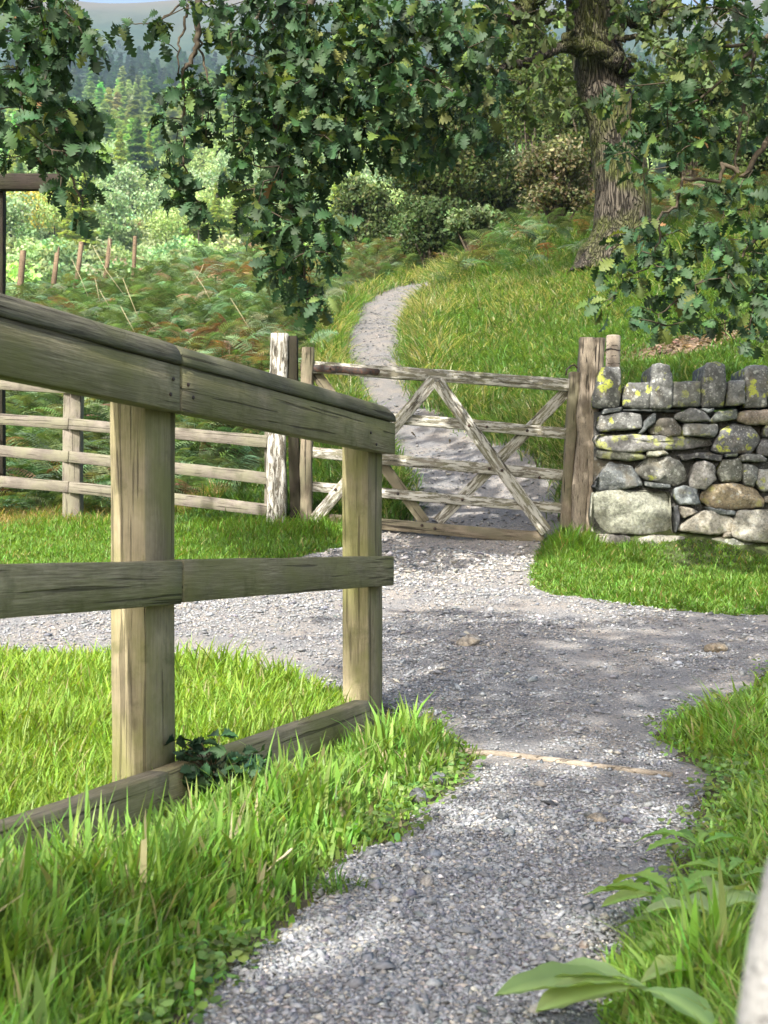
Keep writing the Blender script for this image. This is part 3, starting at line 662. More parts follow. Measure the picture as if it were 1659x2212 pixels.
oak_bough(near_oak, rt, [([(1800, -100, 7.2), (1680, 60, 7), (1600, 130, 6.9), (1540, 190, 6.9), (1440, 260, 6.9)], .02, .004), ([(1750, 150, 6.8), (1660, 300, 6.7), (1610, 380, 6.6), (1560, 350, 6.6), (1560, 390, 6.6), (1475, 385, 6.6), (1462, 440, 6.6), (1420, 465, 6.5), (1425, 520, 6.5), (1400, 580, 6.5)], .016, .004),
        ([(1800, 280, 6.8), (1659, 480, 6.6), (1600, 560, 6.5), (1500, 620, 6.5), (1420, 680, 6.4)], .014, .003), ([(1640, 60, 6.8), (1600, 260, 6.8), (1590, 360, 6.7), (1560, 440, 6.6)], .012, .004), ([(1500, 115, 7), (1540, 100, 7), (1640, 95, 7), (1700, 80, 7)], .006, .016)], .25, per=1800, bright=.16, label='right hand bough hanging above the stone wall')
# canopy of the same oak above the frame
cb = []
for i in range(74):
    X_ = -3.0 + 7.5 * rng.random(); Y_ = 3.7 + 4.3 * rng.random(); Z_ = 4.2 + 2.6 * rng.random() + .12 * Y_
    cb.append((HX + X_ / Y_ * F, HY - (Z_ - CZ) / Y_ * F, 190, 130, Y_, .55))
oak_bough(near_oak, cb, [([(HX + a / b * F, HY - (c - CZ) / b * F, b) for a, b, c in [(4.7, 5.9, 4.6), (3, 6.3, 5.3), (.8, 6.8, 5.4), (-1.5, 6.6, 5.4)]], .1, .02), ([(HX + a / b * F, HY - (c - CZ) / b * F, b) for a, b, c in [(4.6, 5.9, 5), (2.5, 5.5, 6), (.3, 5.4, 5.8)]], .08, .02)], .3, leafL=.13, simple=True, label='canopy overhead out of the view')
# foliage of the big oak on the bank
oak_bough(oak, [(1120, 60, 120, 60, 17, .5), (1020, 40, 110, 60, 16.5, .6), (1180, 10, 120, 40, 17.5, .6), (1400, 20, 120, 50, 17.5, .6), (1500, 60, 110, 90, 17.3, .6), (1130, 170, 110, 50, 16.8, .35), (1420, 130, 70, 60, 17, .4), (1180, 240, 90, 50, 18, .35), (1590, 150, 90, 110, 17, .5), (1280, -180, 420, 140, 17.5, .8), (1280, -420, 380, 160, 18, .7)],
          [([(1262, 45, 18), (1200, -40, 17.5), (1105, 45, 17), (1050, 62, 16.8)], .02, .01), ([(1300, 40, 18), (1480, -20, 17.4), (1560, 60, 17.2)], .02, .01), ([(1290, 130, 18), (1200, 108, 17.4), (1105, 140, 17.0)], .02, .01), ([(1265, -150, 18), (1100, -220, 17.5), (1000, -250, 17)], .02, .01), ([(1265, -250, 18), (1500, -400, 18)], .02, .01)],
          .7, leafL=.17, per=420, simple=True, name='limb_foliage', col=(.06, .09, .025))

# a second oak out of view behind the viewer's left shoulder: it shades the near path
bo = empty('oak_tree', (-5.0, -6.4, 0), 'oak out of view behind the viewer, shading the near path', 'tree')
tv, tf = tube([(-5.0, -6.4, -.2), (-4.95, -6.3, 1.5), (-4.7, -6.0, 3.0), (-4.0, -5.1, 4.4), (-3.0, -4.1, 5.0)], [.4, .3, .26, .2, .1], 16, .06); link('trunk', mesh_np(tv, tf, None, True), M_bark, bo)
sp = []
for X_, Y_, Z_, r_ in SHADE:
    k = int(180 * r_ ** 2); d_ = rand_dirs(k) * (rng.random((k, 1)) ** .4) * np.array((r_, r_, r_ * .6)); sp.append(np.array((X_, Y_, Z_)) + d_)
sp = np.concatenate(sp); n = len(sp); kk = 7; N = n * kk
cl = rgba((.055, .10, .028), N, .25, .08); s = .13 * (.6 + .6 * rng.random(N))
v, fs, c = instances(SV, SF, np.repeat(sp, kk, 0) + .06 * rng.normal(size=(N, 3)), rot_from_axes(rand_dirs(N), rand_dirs(N) + (0, 0, .9)), s, cl)
link('crown', mesh_np(v, fs, c), M_leaf, bo)

# ------------------------------------------------------------------ timber pieces
def beam(name, p0, p1, wid, hgt, mat, parent=None, up=(0, 0, 1), seg=None, bev=.004, warp=.002, prof=None, roll=0, seed=None, label=None, taper=1.0, local=False):
    """piece from p0 to p1 (centre line); wid = across (local Y), hgt = local Z"""
    p0 = np.asarray(p0, float); p1 = np.asarray(p1, float); L = np.linalg.norm(p1 - p0); x = (p1 - p0) / L
    u = np.asarray(up, float); y = np.cross(u, x); y /= np.linalg.norm(y); z = np.cross(x, y)
    if prof is None:
        a, b = wid / 2, hgt / 2
        prof = [(-a + bev, -b), (a - bev, -b), (a, -b + bev), (a, b - bev), (a - bev, b), (-a + bev, b), (-a, b - bev), (-a, -b + bev)]
    prof = np.array(prof); k = len(prof); seg = seg or max(4, int(L / .06)); g = np.random.default_rng(abs(hash((round(L, 4), round(float(p0[0]), 3), round(float(p0[2]), 3)))) % 99991 if seed is None else seed)
    o1, o2 = g.random(2) * 50; V = []
    tl = [0.0] + [min(bev, .004) / L] + [i / seg for i in range(1, seg)] + [1 - min(bev, .004) / L, 1.0]; seg = len(tl) - 1
    for i, t in enumerate(tl):
        q = prof * (1 + (taper - 1) * t)
        if i in (0, seg): q = q - np.sign(q) * min(bev, .004) * .6
        xs = np.full(k, t * L); pt = np.c_[xs, q]
        nn = vnoise(np.c_[pt[:, 0] * 6 + o1, pt[:, 1] * 20 + o2, pt[:, 2] * 20]) * warp
        c = np.array((0, warp * 1.2 * math.sin(t * L * 3 + o1), warp * 1.5 * math.sin(t * L * 2.3 + o2)))
        sc = 1 + nn[:, None] / (np.linalg.norm(q, axis=1)[:, None] + 1e-6); pt[:, 1:] *= sc; V.append(pt + c)
    V = np.concatenate(V); Q = [(i * k + j, i * k + (j + 1) % k, (i + 1) * k + (j + 1) % k, (i + 1) * k + j) for i in range(seg) for j in range(k)]
    n0 = len(V); V = np.vstack([V, V[:k].mean(0), V[-k:].mean(0)]); T = [(n0, (j + 1) % k, j) for j in range(k)] + [(n0 + 1, seg * k + j, seg * k + (j + 1) % k) for j in range(k)]
    me = mesh_np(V, [np.array(Q), np.array(T)])
    M = Matrix(((x[0], y[0], z[0], p0[0]), (x[1], y[1], z[1], p0[1]), (x[2], y[2], z[2], p0[2]), (0, 0, 0, 1)))
    o = link(name, me, mat)
    if parent is not None:
        o.parent = parent; o.matrix_local = Matrix.Translation(-Vector(parent.location)) @ M
    else: o.matrix_world = M
    if label: o['label'] = label
    return o
def bolt(parent, p, r=.012, name='bolt', nrm=(0, -1, 0)):
    a = np.linspace(0, 2 * np.pi, 10, endpoint=False); n = Vector(nrm).normalized(); s = Vector((0, 0, 1)).cross(n).normalized(); t = n.cross(s)
    V = []; c = Vector(tuple(float(v) for v in p))
    for rr_, h in ((r, 0), (r, .4 * r), (r * .75, .7 * r)):
        for b in a: V.append(c + s * (rr_ * math.cos(b)) + t * (rr_ * math.sin(b)) + n * h)
    V.append(c + n * .75 * r); k = 10
    Q = [(i * k + j, i * k + (j + 1) % k, (i + 1) * k + (j + 1) % k, (i + 1) * k + j) for i in range(2) for j in range(k)]; T = [(2 * k + j, 2 * k + (j + 1) % k, 3 * k) for j in range(k)]
    return link(name, mesh_np(np.array([tuple(v) for v in V]), [np.array(Q), np.array(T)]), M_iron, parent)

# ------------------------------------------------------------------ handrail fence beside the path
TH = math.atan(.3728); U = np.array((math.sin(TH), math.cos(TH), 0)); N = np.array((math.cos(TH), -math.sin(TH), 0))
def L0(Y, z, n=0.0): return np.array((-1.4413 + .3728 * Y, Y, z)) + N * n
n = 1150; Y = 116 + 176 * rng.random(n) ** 1.35; X = Y * (-.36 + .46 * rng.random(n)); ang = rng.random(n) * 6.28; R3 = np.zeros((n, 3, 3)); R3[:, 0, 0] = R3[:, 1, 1] = np.cos(ang); R3[:, 0, 1] = -np.sin(ang); R3[:, 1, 0] = np.sin(ang); R3[:, 2, 2] = 1
cs = rgba((.29, .40, .18), n, .3, .14); m = rng.random(n) < .35; cs[m, :3] = rgba((.20, .30, .13), int(m.sum()), .2, .1)[:, :3]
hs = 3.2 + 3.2 * rng.random(n); v, fs, c = instances(*broadleaf(240, seed=31, wide=.5, leaf=.05), np.c_[X, Y, hillz(X, Y) - hs * .22], R3, hs, cs)
tag(link('valley_scrub', mesh_np(v, fs, c), M_far), 'low pale green scrub at the foot of the sunlit valley side', 'scrub', kind='stuff')
hr = empty('handrail_fence', L0(3.9, 0.03), 'brown green timber handrail fence with rounded top rail beside the path', 'fence')
EY = 3.963
JY = 2.693
def capprof():   # local Y: +y is to the left of travel (field side), local Z up; rounded arris
    a, h, r = .0675, .048, .040; pts = [(-a, -.001), (-a, h - r)]
    for t in np.linspace(0, 90, 7)[1:]: pts.append((-a + r - r * math.cos(R(t)), h - r + r * math.sin(R(t))))
    for t in np.linspace(90, 0, 7)[:-1]: pts.append((a - r + r * math.cos(R(t)), h - r + r * math.sin(R(t))))
    pts += [(a, h - r), (a, -.001)]
    return pts[::-1]
# cross(up,x) for travel +U gives y pointing left of travel = -N
for a, b in ((.9, JY - .003), (JY + .003, EY - .03)):
    beam('handrail_board', L0(a, .938, -.0225), L0(b if b < 3 else EY, .938, -.0225), .045, .098, M_rail, hr, warp=.0005, bev=.002)
beam('top_rail', L0(.9, .991, -.064), L0(JY - .002, .991, -.064), .14, .05, M_cap, hr, prof=capprof(), warp=.0008)
cap2 = beam('top_rail', L0(JY + .002, .991, -.064), L0(EY - .002, .991, -.064), .14, .05, M_cap, hr, prof=capprof(), warp=.0008, seg=30)
me = cap2.data; Lc = np.linalg.norm(L0(EY, 0) - L0(JY, 0))
co = np.zeros(len(me.vertices) * 3, dtype=np.float32); me.vertices.foreach_get('co', co); co = co.reshape(-1, 3)
t = np.clip((co[:, 0] - (Lc - .03)) / .03, 0, 1); co[:, 2] -= co[:, 2].clip(0) * .75 * (1 - np.sqrt(np.clip(1 - t ** 2 * .98, 0, 1))); me.vertices.foreach_set('co', co.ravel())
for a, b in ((.9, 2.70), (2.704, 3.952)):
    beam('middle_rail', L0(a, .521, -.0225), L0(b, .521, -.0225), .045, .092, M_rail, hr, warp=.001, bev=.003)
for a, b in ((.9, 2.62), (2.625, 3.72)):
    beam('kick_board', L0(a, .03 + (.014 if a > 2 else 0), -.010), L0(b, .045 + (.014 if a > 2 else 0), -.010), .05, .16, M_kerb, hr, warp=.0012, bev=.003)
for Yc in (1.40, 2.702, 3.925):
    c = np.array((-1.4893 + .3728 * Yc, Yc, 0)) - N * .0435
    beam('post', c + (0, 0, -.25), c + (0, 0, .99), .087, .125, M_post, hr, up=U, warp=.001, bev=.003)
for px, py in ((373, 819), (367, 852), (405, 831), (416, 859), (800, 935), (812, 960)):
    Y = -1.4413 / ((px - HX) / F - .3728); bolt(hr, P(px, py, Y) + N * .001, .0045, 'nail', N)

# ------------------------------------------------------------------ gate posts, gate, slat fence
def gp(px, py, t=None):   # a point of the gate plane
    d = 9.1 - (px - 610) / 630 * .3
    return P(px, py, d)
GN = np.array((-.12, -1, 0)); GN /= np.linalg.norm(GN)
lp = empty('gate_post', gp(630, 1145), 'flaking white painted post on the hinge side of the gate', 'gate post')
beam('post', gp(600, 1165), gp(604, 724), .185, .13, M_gpost, lp, up=(1, 0, 0), warp=.008, bev=.02)
beam('post', gp(634, 1165) + GN * -.03, gp(633, 728) + GN * -.03, .15, .075, M_dark, lp, up=(1, 0, 0), warp=.006, label='dark rear half')
rp = empty('gate_post', gp(1262, 1160), 'bare grey split post between the gate and the stone wall', 'gate post')
beam('post', gp(1248, 1180), gp(1263, 732), .15, .105, M_rpost, rp, up=(1, 0, 0), warp=.010, bev=.012)
beam('post', gp(1272, 1180) + GN * -.01, gp(1292, 732) + GN * -.01, .14, .075, M_rpost, rp, up=(1, 0, 0), warp=.010, bev=.012)
rq = P(1324, 800, 9.15); fp = empty('fence_post', (rq[0], 9.15, float(terrain(rq[:1], np.array([9.15]))[0])), 'round timber stake with a wire round it behind the wall end', 'post')
tv, tf = tube([P(1322, 1150, 9.15), P(1322, 900, 9.15), P(1325, 728, 9.15), P(1325.1, 725, 9.15)], [.052, .052, .052, .046], 16, .02); link('stake', mesh_np(tv, tf, None, False), M_rpost, fp)
a = np.linspace(0, 6.283, 17); c0 = P(1323.5, 757, 9.15); tv, tf = tube([c0 + (.055 * math.cos(t), .055 * math.sin(t), .006 * math.sin(2 * t)) for t in a], .0035, 5); link('wire', mesh_np(tv, tf), M_iron, fp)

gt = empty('field_gate', gp(670, 1140), 'weathered five bar wooden gate with flaking white paint and crossed braces', 'gate')
th = .038
def bar(name, p0, p1, h, off=0.0, mat=M_gate, label=None, w=th, seed=None, warp=.0018):
    a = gp(*p0) + GN * off; b = gp(*p1) + GN * off
    return beam(name, a, b, w, h, mat, gt, up=np.cross(b - a, (0, 1, 0)) * (-1 if b[0] > a[0] else 1) if False else (0, 0, 1), warp=warp, label=label, seed=seed)
def brace(p0, p1, h, off, mat=M_gate):
    a = gp(*p0) + GN * off; b = gp(*p1) + GN * off; x = (b - a) / np.linalg.norm(b - a); up = np.cross(x, GN); up *= np.sign(up[2]) if abs(up[2]) > 1e-3 else 1
    return beam('brace', a, b, .024, h, mat, gt, up=up, warp=.0015, bev=.002)
bar('bar', (660, 791), (1236, 833), .085, label='top bar')
bar('bar', (670, 886), (1226, 938), .078)
bar('bar', (670, 977), (1220, 1027), .078)
bar('bar', (670, 1051), (1215, 1098), .072)
bar('bar', (668, 1118), (1175, 1162), .082, mat=M_gate2, label='bare brown bottom bar')
beam('hanging_stile', gp(662, 1138) + GN * -.002, gp(666, 752) + GN * -.002, .11, .085, M_gate2, gt, up=(1, 0, 0), warp=.006, bev=.012)
beam('shutting_stile', gp(1224, 1140) + GN * -.002, gp(1238, 805) + GN * -.002, .085, .075, M_gate2, gt, up=(1, 0, 0), warp=.006, bev=.012)
brace((946, 825), (1180, 1150), .088, .034); brace((938, 822), (676, 1130), .088, .034)
brace((676, 800), (918, 1128), .080, -.034, M_gate2); brace((1225, 842), (945, 1128), .080, -.034)
for px, py in ((1014, 921), (1139, 931), (1085, 1004), (1057, 1013), (1165, 1032), (860, 1067), (999, 1080), (912, 1135), (940, 1142), (727, 1058), (820, 897), (1052, 923)):
    bolt(gt, gp(px, py) + GN * (.048 if (px, py) in ((1014, 921), (1085, 1017), (727, 1058)) else .021), .011)
bolt(gt, gp(1085, 1017) + GN * .048, .011)
hp0, hp1 = gp(650, 794) + GN * .024, gp(818, 804) + GN * .024
beam('hinge_strap', hp0, hp1, .010, .055, M_iron, gt, taper=.78, warp=.001, bev=.002)
beam('hinge_tip', hp1, hp1 + (hp1 - hp0) * .02, .010, .043, M_iron, gt, taper=.15, warp=0, bev=.002, seg=2)
for px, py in ((714, 797), (802, 804)): bolt(gt, gp(px, py) + GN * .030, .010)

tv, tf = tube([gp(1222, 812) + GN * .03, gp(1224, 800) + GN * .03, gp(1232, 792) + GN * .03, gp(1241, 790) + GN * .03, gp(1246, 797) + GN * .055], .006, 7); link('latch', mesh_np(tv, tf, None, True), M_iron, gt)
sf = empty('slat_fence', P(150, 1140, 9.7), 'low grey four rail timber fence left of the gate', 'fence')
def fpnt(px, py): return P(px, py, 9.1 + (582 - px) / 582 * .85)
ends = [((582, 872), (150, 838), (-420, 806)), ((582, 955), (150, 915), (-420, 878)), ((582, 1034), (150, 986), (-420, 938)), ((582, 1101), (150, 1052), (-420, 1003))]
for a, b, c in ends:
    beam('rail', fpnt(*a) - (0.012, 0, 0), fpnt(b[0] + 1, b[1]), .032, .088, M_slat, sf, warp=.0012, bev=.002)
    beam('rail', fpnt(b[0] - 1, b[1]), fpnt(*c), .032, .088, M_slat, sf, warp=.0012, bev=.002)
for px, w_ in ((149, .085), (-300, .085)):
    c = fpnt(px, 1150); b = fpnt(px, 828); beam('post', c + (.02, .075, -.15), b + (.02, .075, 0), .13, w_ + .05, M_slat, sf, up=(1, 0, 0), warp=.004)
c = fpnt(577, 1140); beam('batten', c + (0, .045, 0), fpnt(577, 850) + (0, .045, 0), .04, .04, M_slat, sf, up=(1, 0, 0))

# dark timber frame at the left edge
tq = P(-2, 700, 10.6); tb = empty('timber_frame', (tq[0], 10.6, float(terrain(np.array([tq[0]]), np.array([10.6]))[0])), 'dark timber post with a cross beam at the left edge above the handrail', 'timber frame')
beam('post', (tq[0], 10.6, -.2 + tb.location[2]), P(-2, 378, 10.6), .10, .09, M_dark, tb, up=(1, 0, 0))
beam('cross_beam', P(-330, 390, 10.52), P(135, 394, 10.52), .07, .135, M_dark, tb)

# tilted stakes on the crest of the bracken slope
for i, (xb, yb, xt, yt, w_, lb) in enumerate([(38, 625, 50, 543, 16, 'leftmost tilted stake above the bracken, orange bark'), (110, 610, 124, 540, 13, 'short stake with ragged broken top, second from the left'),
                                 (158, 610, 176, 524, 13, 'tallest tilted stake, third from the left above the bracken'), (222, 590, 238, 517, 11, 'slim tilted stake, fourth from the left above the bracken'), (286, 590, 292, 512, 10, 'nearly upright stake, rightmost above the bracken')]):
    d = 20.5 + i * .5; p0 = P(xb, yb + 60, d); p1 = P(xt, yt, d); r = w_ * .42 / F * d
    tv, tf = tube([p0, (p0 + p1) / 2, p1, p1 + (0, 0, .012)], [r * 1.05, r, r, r * .85], 10, .12, i)
    if i == 1: tv[tv[:, 2] > p1[2] - .02, 2] += .10 * (tv[tv[:, 2] > p1[2] - .02, 0] > p1[0]) - .06
    st = link('stake', mesh_np(tv - p0, tf), M_stake); st.location = tuple(p0); tag(st, lb, 'stake', 'tilted stakes above the bracken')

# pale blurred post close to the camera
cx = (1606 - HX) / F * .5 + .05
zt = CZ - 590 / F * .5; prof_ = [(.0, -.7), (.05, -.7)]
pq = [(cx, .5, -.05), (cx, .5, .2), (cx, .5, .37), (cx, .5, .408), (cx, .5, .4385), (cx, .5, .468), (cx, .5, .492), (cx, .5, .505), (cx, .5, .510)]
tv, tf = tube(pq, [.056, .055, .052, .0498, .0455, .0395, .030, .018, .008], 24, .03); o = link('pale_post', mesh_np(tv - np.array((cx, .5, 0)), tf, None, True), M_pale); o.location = (cx, .5, 0)
tag(o, 'pale out of focus round topped post at the bottom right corner', 'post')

# ------------------------------------------------------------------ dry stone wall
WY = 8.6
def wz(zx, zy): return ((1206.9 + zx * .2725 - HX) / F * WY, CZ + (HY - (685.75 + zy * .2725)) / F * WY)
wc = wz(1000, 1850); wall = empty('stone_wall', (wc[0], WY, wc[1]), 'dry stone wall of grey lichened boulders with upright coping stones', 'wall')
def wstone(poly, col, lich=.5, kind='wall_stone', depth=.22, prot=None, flat=.0, raw=False, seed=None):
    pts = np.array([p if raw else wz(*p) for p in poly]); cen = pts.mean(0); g = np.random.default_rng(int(abs(cen[0] * 991 + cen[1] * 3571)) if seed is None else seed)
    # resample outline with rounded corners
    q = pts
    for c_ in ((.03, .10) if kind == 'wall_stone' else (.04, .12)): q = np.stack([q * (1 - c_) + np.roll(q, -1, 0) * c_, q * c_ + np.roll(q, -1, 0) * (1 - c_)], 1).reshape(-1, 2)
    dl = np.r_[0, np.cumsum(np.linalg.norm(np.roll(q, -1, 0) - q, axis=1))]; n = 44; s = np.linspace(0, dl[-1], n, endpoint=False); qq = np.vstack([q, q[:1]])
    o = np.c_[np.interp(s, dl, qq[:, 0]), np.interp(s, dl, qq[:, 1])]
    size = math.sqrt((np.ptp(pts[:, 0]) * np.ptp(pts[:, 1]))) ; prot = g.random() * .03 if prot is None else prot
    rings = [(1.0, depth), (1.0, .05), (1.05, .014), (1.01, .003), (.93, -.004), (.75, -.008), (.55, -.010), (.3, -.011)]
    rings = [(a_, b_ * (min(1, size / .12) if b_ < .1 else 1)) for a_, b_ in rings]
    V = []; k1, k2 = g.random(2) * 90
    bev = min(.012, size * .08); planes = [(g.normal() * .22, g.normal() * .22, g.random() * .06) for _ in range(5)]
    for sc_, y in rings:
        pt = cen + (o - cen) * sc_; yy = np.full(n, WY + y - prot)
        if y < .03:
            dx = pt - cen; fac = np.max([a_ * dx[:, 0] + b_ * dx[:, 1] - c_ * .2 for a_, b_, c_ in planes], 0)
            yy = yy + fac * 1.0 * (1 - flat) + vnoise(np.c_[pt * 22 + k1, np.full(n, k2)]) * .006 + vnoise(np.c_[pt * 60 + k1, np.full(n, k2)]) * .0025
        pt = pt + np.c_[vnoise(np.c_[pt * 30 + k2, yy * 30]), vnoise(np.c_[pt * 30 + k1, yy * 30 + 9])] * .0035
        V.append(np.c_[pt[:, 0], yy, pt[:, 1]])
    V = np.concatenate(V); m = len(rings); V = np.vstack([V, [V[-n:].mean(0)], [V[:n].mean(0)]])
    Q = [(i * n + j, i * n + (j + 1) % n, (i + 1) * n + (j + 1) % n, (i + 1) * n + j) for i in range(m - 1) for j in range(n)]; T = [((m - 1) * n + j, (m - 1) * n + (j + 1) % n, m * n) for j in range(n)] + [((j + 1) % n, j, m * n + 1) for j in range(n)]
    cc = np.tile(np.r_[(np.array(col) * .75 + .25 * np.mean(col)) * 1.08 * (1 + .16 * g.normal()), lich], (len(V), 1))
    me = mesh_np(V, [np.array(Q), np.array(T)], cc, False)
    return link(kind, me, M_stone, wall)
gy_, sl_, tn_, gn_ = (.20, .205, .19), (.135, .155, .155), (.33, .29, .22), (.30, .31, .23)
COP = [[(340, 395), (480, 398), (488, 480), (490, 640), (470, 708), (280, 710), (275, 640), (300, 540)], [(540, 525), (715, 515), (722, 600), (712, 722), (512, 712), (510, 620)], [(735, 385), (790, 372), (875, 390), (892, 470), (890, 560), (895, 700), (860, 722), (722, 720), (720, 560)],
       [(905, 512), (1118, 508), (1122, 700), (900, 706)], [(1160, 372), (1240, 358), (1310, 380), (1318, 520), (1305, 700), (1135, 705), (1130, 600), (1150, 500)], [(1345, 505), (1462, 500), (1466, 690), (1325, 698)], [(1480, 390), (1560, 378), (1655, 388), (1656, 700), (1485, 714), (1475, 600)],
       [(1670, 500), (1800, 492), (1812, 700), (1668, 705)], [(1822, 400), (1960, 388), (1975, 705), (1825, 710)], [(1985, 510), (2150, 505), (2155, 705), (1985, 708)], [(2165, 390), (2300, 398), (2310, 708), (2168, 706)], [(2320, 500), (2500, 505), (2500, 706), (2322, 705)]]
LI = [.7, 1.0, 1.0, .45, .5, .4, .8, .5, .7, .4, .6, .6]
for i, (p, l) in enumerate(zip(COP, LI)): wstone(p, (.17, .175, .165) if i != 3 else (.23, .235, .21), l, 'coping_stone', .36, prot=.02 + .01 * (i % 3), flat=.6)
ST = [([(360, 725), (500, 715), (490, 745), (350, 765)], sl_, .3), ([(505, 730), (990, 725), (960, 745), (520, 742)], sl_, .2), ([(330, 775), (560, 750), (650, 762), (655, 880), (330, 900), (305, 850)], gy_, .7), ([(745, 770), (770, 768), (765, 830), (650, 925), (635, 925), (690, 820)], sl_, .2),
      ([(800, 800), (920, 800), (985, 870), (980, 925), (870, 945), (740, 925), (718, 885)], (.21, .19, .15), .35), ([(1040, 720), (1110, 725), (1190, 800), (1180, 822), (1000, 832), (920, 800), (925, 765)], gy_, .7), ([(1120, 722), (1230, 720), (1235, 745), (1180, 755)], sl_, .2), ([(1260, 745), (1420, 725), (1418, 800), (1230, 828), (1205, 815)], (.16, .18, .16), .4),
      ([(1450, 745), (1659, 728), (1800, 735), (1790, 845), (1500, 850), (1418, 810)], (.32, .25, .18), .3), ([(1000, 845), (1262, 842), (1266, 915), (1230, 945), (990, 935), (985, 880)], gy_, .6), ([(320, 925), (640, 925), (700, 940), (1000, 935), (1215, 965), (1222, 1010), (1000, 1045), (760, 1052), (600, 1068), (450, 1060), (320, 1025), (295, 970)], (.22, .215, .20), .5),
      ([(1300, 895), (1400, 840), (1530, 855), (1600, 950), (1595, 1010), (1530, 1080), (1360, 1075), (1225, 1055), (1222, 1030)], (.17, .175, .18), .8), ([(320, 1050), (520, 1062), (700, 1085), (690, 1115), (560, 1138), (318, 1112)], gn_, .4), ([(700, 1065), (830, 1060), (868, 1085), (760, 1105), (700, 1095)], gn_, .3),
      ([(950, 1090), (1180, 1070), (1300, 1090), (1290, 1140), (1080, 1110), (1000, 1130)], (.10, .10, .10), .1), ([(1320, 1082), (1415, 1080), (1410, 1100), (1318, 1108)], sl_, .3), ([(400, 1145), (470, 1160), (580, 1175), (660, 1290), (670, 1330), (440, 1370), (300, 1370), (290, 1330), (330, 1240)], (.17, .19, .195), .2),
      ([(700, 1110), (870, 1102), (960, 1140), (1040, 1240), (1035, 1290), (940, 1330), (700, 1285), (640, 1230), (620, 1190)], (.27, .27, .23), .8), ([(690, 1300), (880, 1325), (890, 1350), (830, 1355), (690, 1335)], sl_, .2), ([(1080, 1160), (1150, 1140), (1240, 1175), (1252, 1280), (1160, 1360), (1050, 1345), (1040, 1290)], (.34, .32, .29), .6),
      ([(1300, 1135), (1440, 1115), (1465, 1180), (1455, 1290), (1300, 1300), (1265, 1230)], (.27, .28, .22), .9), ([(1470, 1165), (1560, 1165), (1600, 1200), (1560, 1335), (1480, 1325), (1462, 1250)], (.24, .25, .22), 1.0), ([(1445, 1090), (1590, 1085), (1655, 1120), (1640, 1145), (1450, 1135)], gy_, .7), ([(1600, 1205), (1700, 1195), (1730, 1370), (1620, 1378), (1575, 1320)], (.27, .27, .25), .6),
      ([(1640, 860), (1800, 860), (1800, 940), (1640, 950), (1625, 920)], (.18, .18, .18), .4), ([(1620, 960), (1830, 955), (1830, 1100), (1600, 1098), (1585, 1040)], (.20, .20, .21), .4),
      ([(285, 1380), (560, 1372), (890, 1380), (900, 1500), (915, 1720), (560, 1712), (280, 1705), (272, 1540)], (.33, .34, .25), .15), ([(925, 1355), (1010, 1330), (1100, 1365), (1118, 1480), (960, 1482), (925, 1430)], (.18, .205, .205), .5),
      ([(1240, 1325), (1400, 1310), (1560, 1345), (1630, 1450), (1620, 1500), (1380, 1522), (1180, 1495), (1140, 1440), (1150, 1390)], (.36, .28, .15), .4), ([(1640, 1415), (1800, 1405), (1800, 1460), (1640, 1462)], tn_, .3), ([(960, 1500), (1040, 1505), (1100, 1540), (1000, 1590), (970, 1560)], tn_, .2), ([(1160, 1505), (1400, 1535), (1398, 1572), (1240, 1560)], sl_, .2),
      ([(1140, 1535), (1220, 1535), (1395, 1590), (1370, 1700), (1200, 1722), (960, 1690), (942, 1665), (1050, 1590)], (.36, .33, .25), .3), ([(1420, 1535), (1659, 1525), (1800, 1530), (1800, 1790), (1500, 1770), (1375, 1740), (1380, 1650)], (.36, .34, .27), .3), ([(1310, 1705), (1365, 1705), (1362, 1742), (1300, 1745)], tn_, .2),
      ([(310, 1715), (560, 1740), (580, 1840), (560, 1900), (280, 1900), (270, 1840)], (.32, .29, .24), .2), ([(640, 1745), (800, 1725), (1000, 1740), (1080, 1850), (1080, 1930), (600, 1940), (580, 1850)], (.30, .29, .22), .2), ([(1060, 1770), (1130, 1765), (1125, 1820), (1085, 1825)], gy_, .2), ([(1140, 1770), (1300, 1740), (1600, 1790), (1660, 1900), (1600, 1990), (1110, 1950), (1100, 1860)], (.25, .27, .20), .3),
      ([(920, 1500), (955, 1490), (960, 1600), (935, 1700), (925, 1700)], (.08, .085, .09), 0)]
for p, c, l in ST: wstone(p, c, l)
xx = 1840
for row, (y0, y1) in enumerate([(725, 850), (860, 1000), (1010, 1150), (1160, 1370), (1380, 1520), (1530, 1740), (1750, 1960)]):
    x = 1845 if row not in (0, 5) else 1810
    while x < 2500:
        w_ = (y1 - y0) * (1.0 + .9 * rng.random()); j = lambda: 9 * rng.normal()
        wstone([(x + j(), y0 + j()), (x + w_ / 2, y0 + j()), (x + w_ + j(), y0 + j()), (x + w_ + j(), y1 + j()), (x + w_ / 2, y1 + j()), (x + j(), y1 + j())], [gy_, tn_, gn_, sl_][rng.integers(4)], rng.random()); x += w_ + 14
core0, core1 = wz(300, 735), wz(2490, 2000)
cv = np.array([(x, y, z) for x in (core0[0], core1[0]) for y in (WY + .10, WY + .42) for z in (core1[1] - .1, core0[1])]); cf = np.array([(0, 1, 3, 2), (4, 6, 7, 5), (0, 4, 5, 1), (2, 3, 7, 6), (1, 5, 7, 3), (0, 2, 6, 4)])
link('hearting', mesh_np(cv, [cf], np.tile((.11, .11, .10, 0), (8, 1))), M_stone, wall)

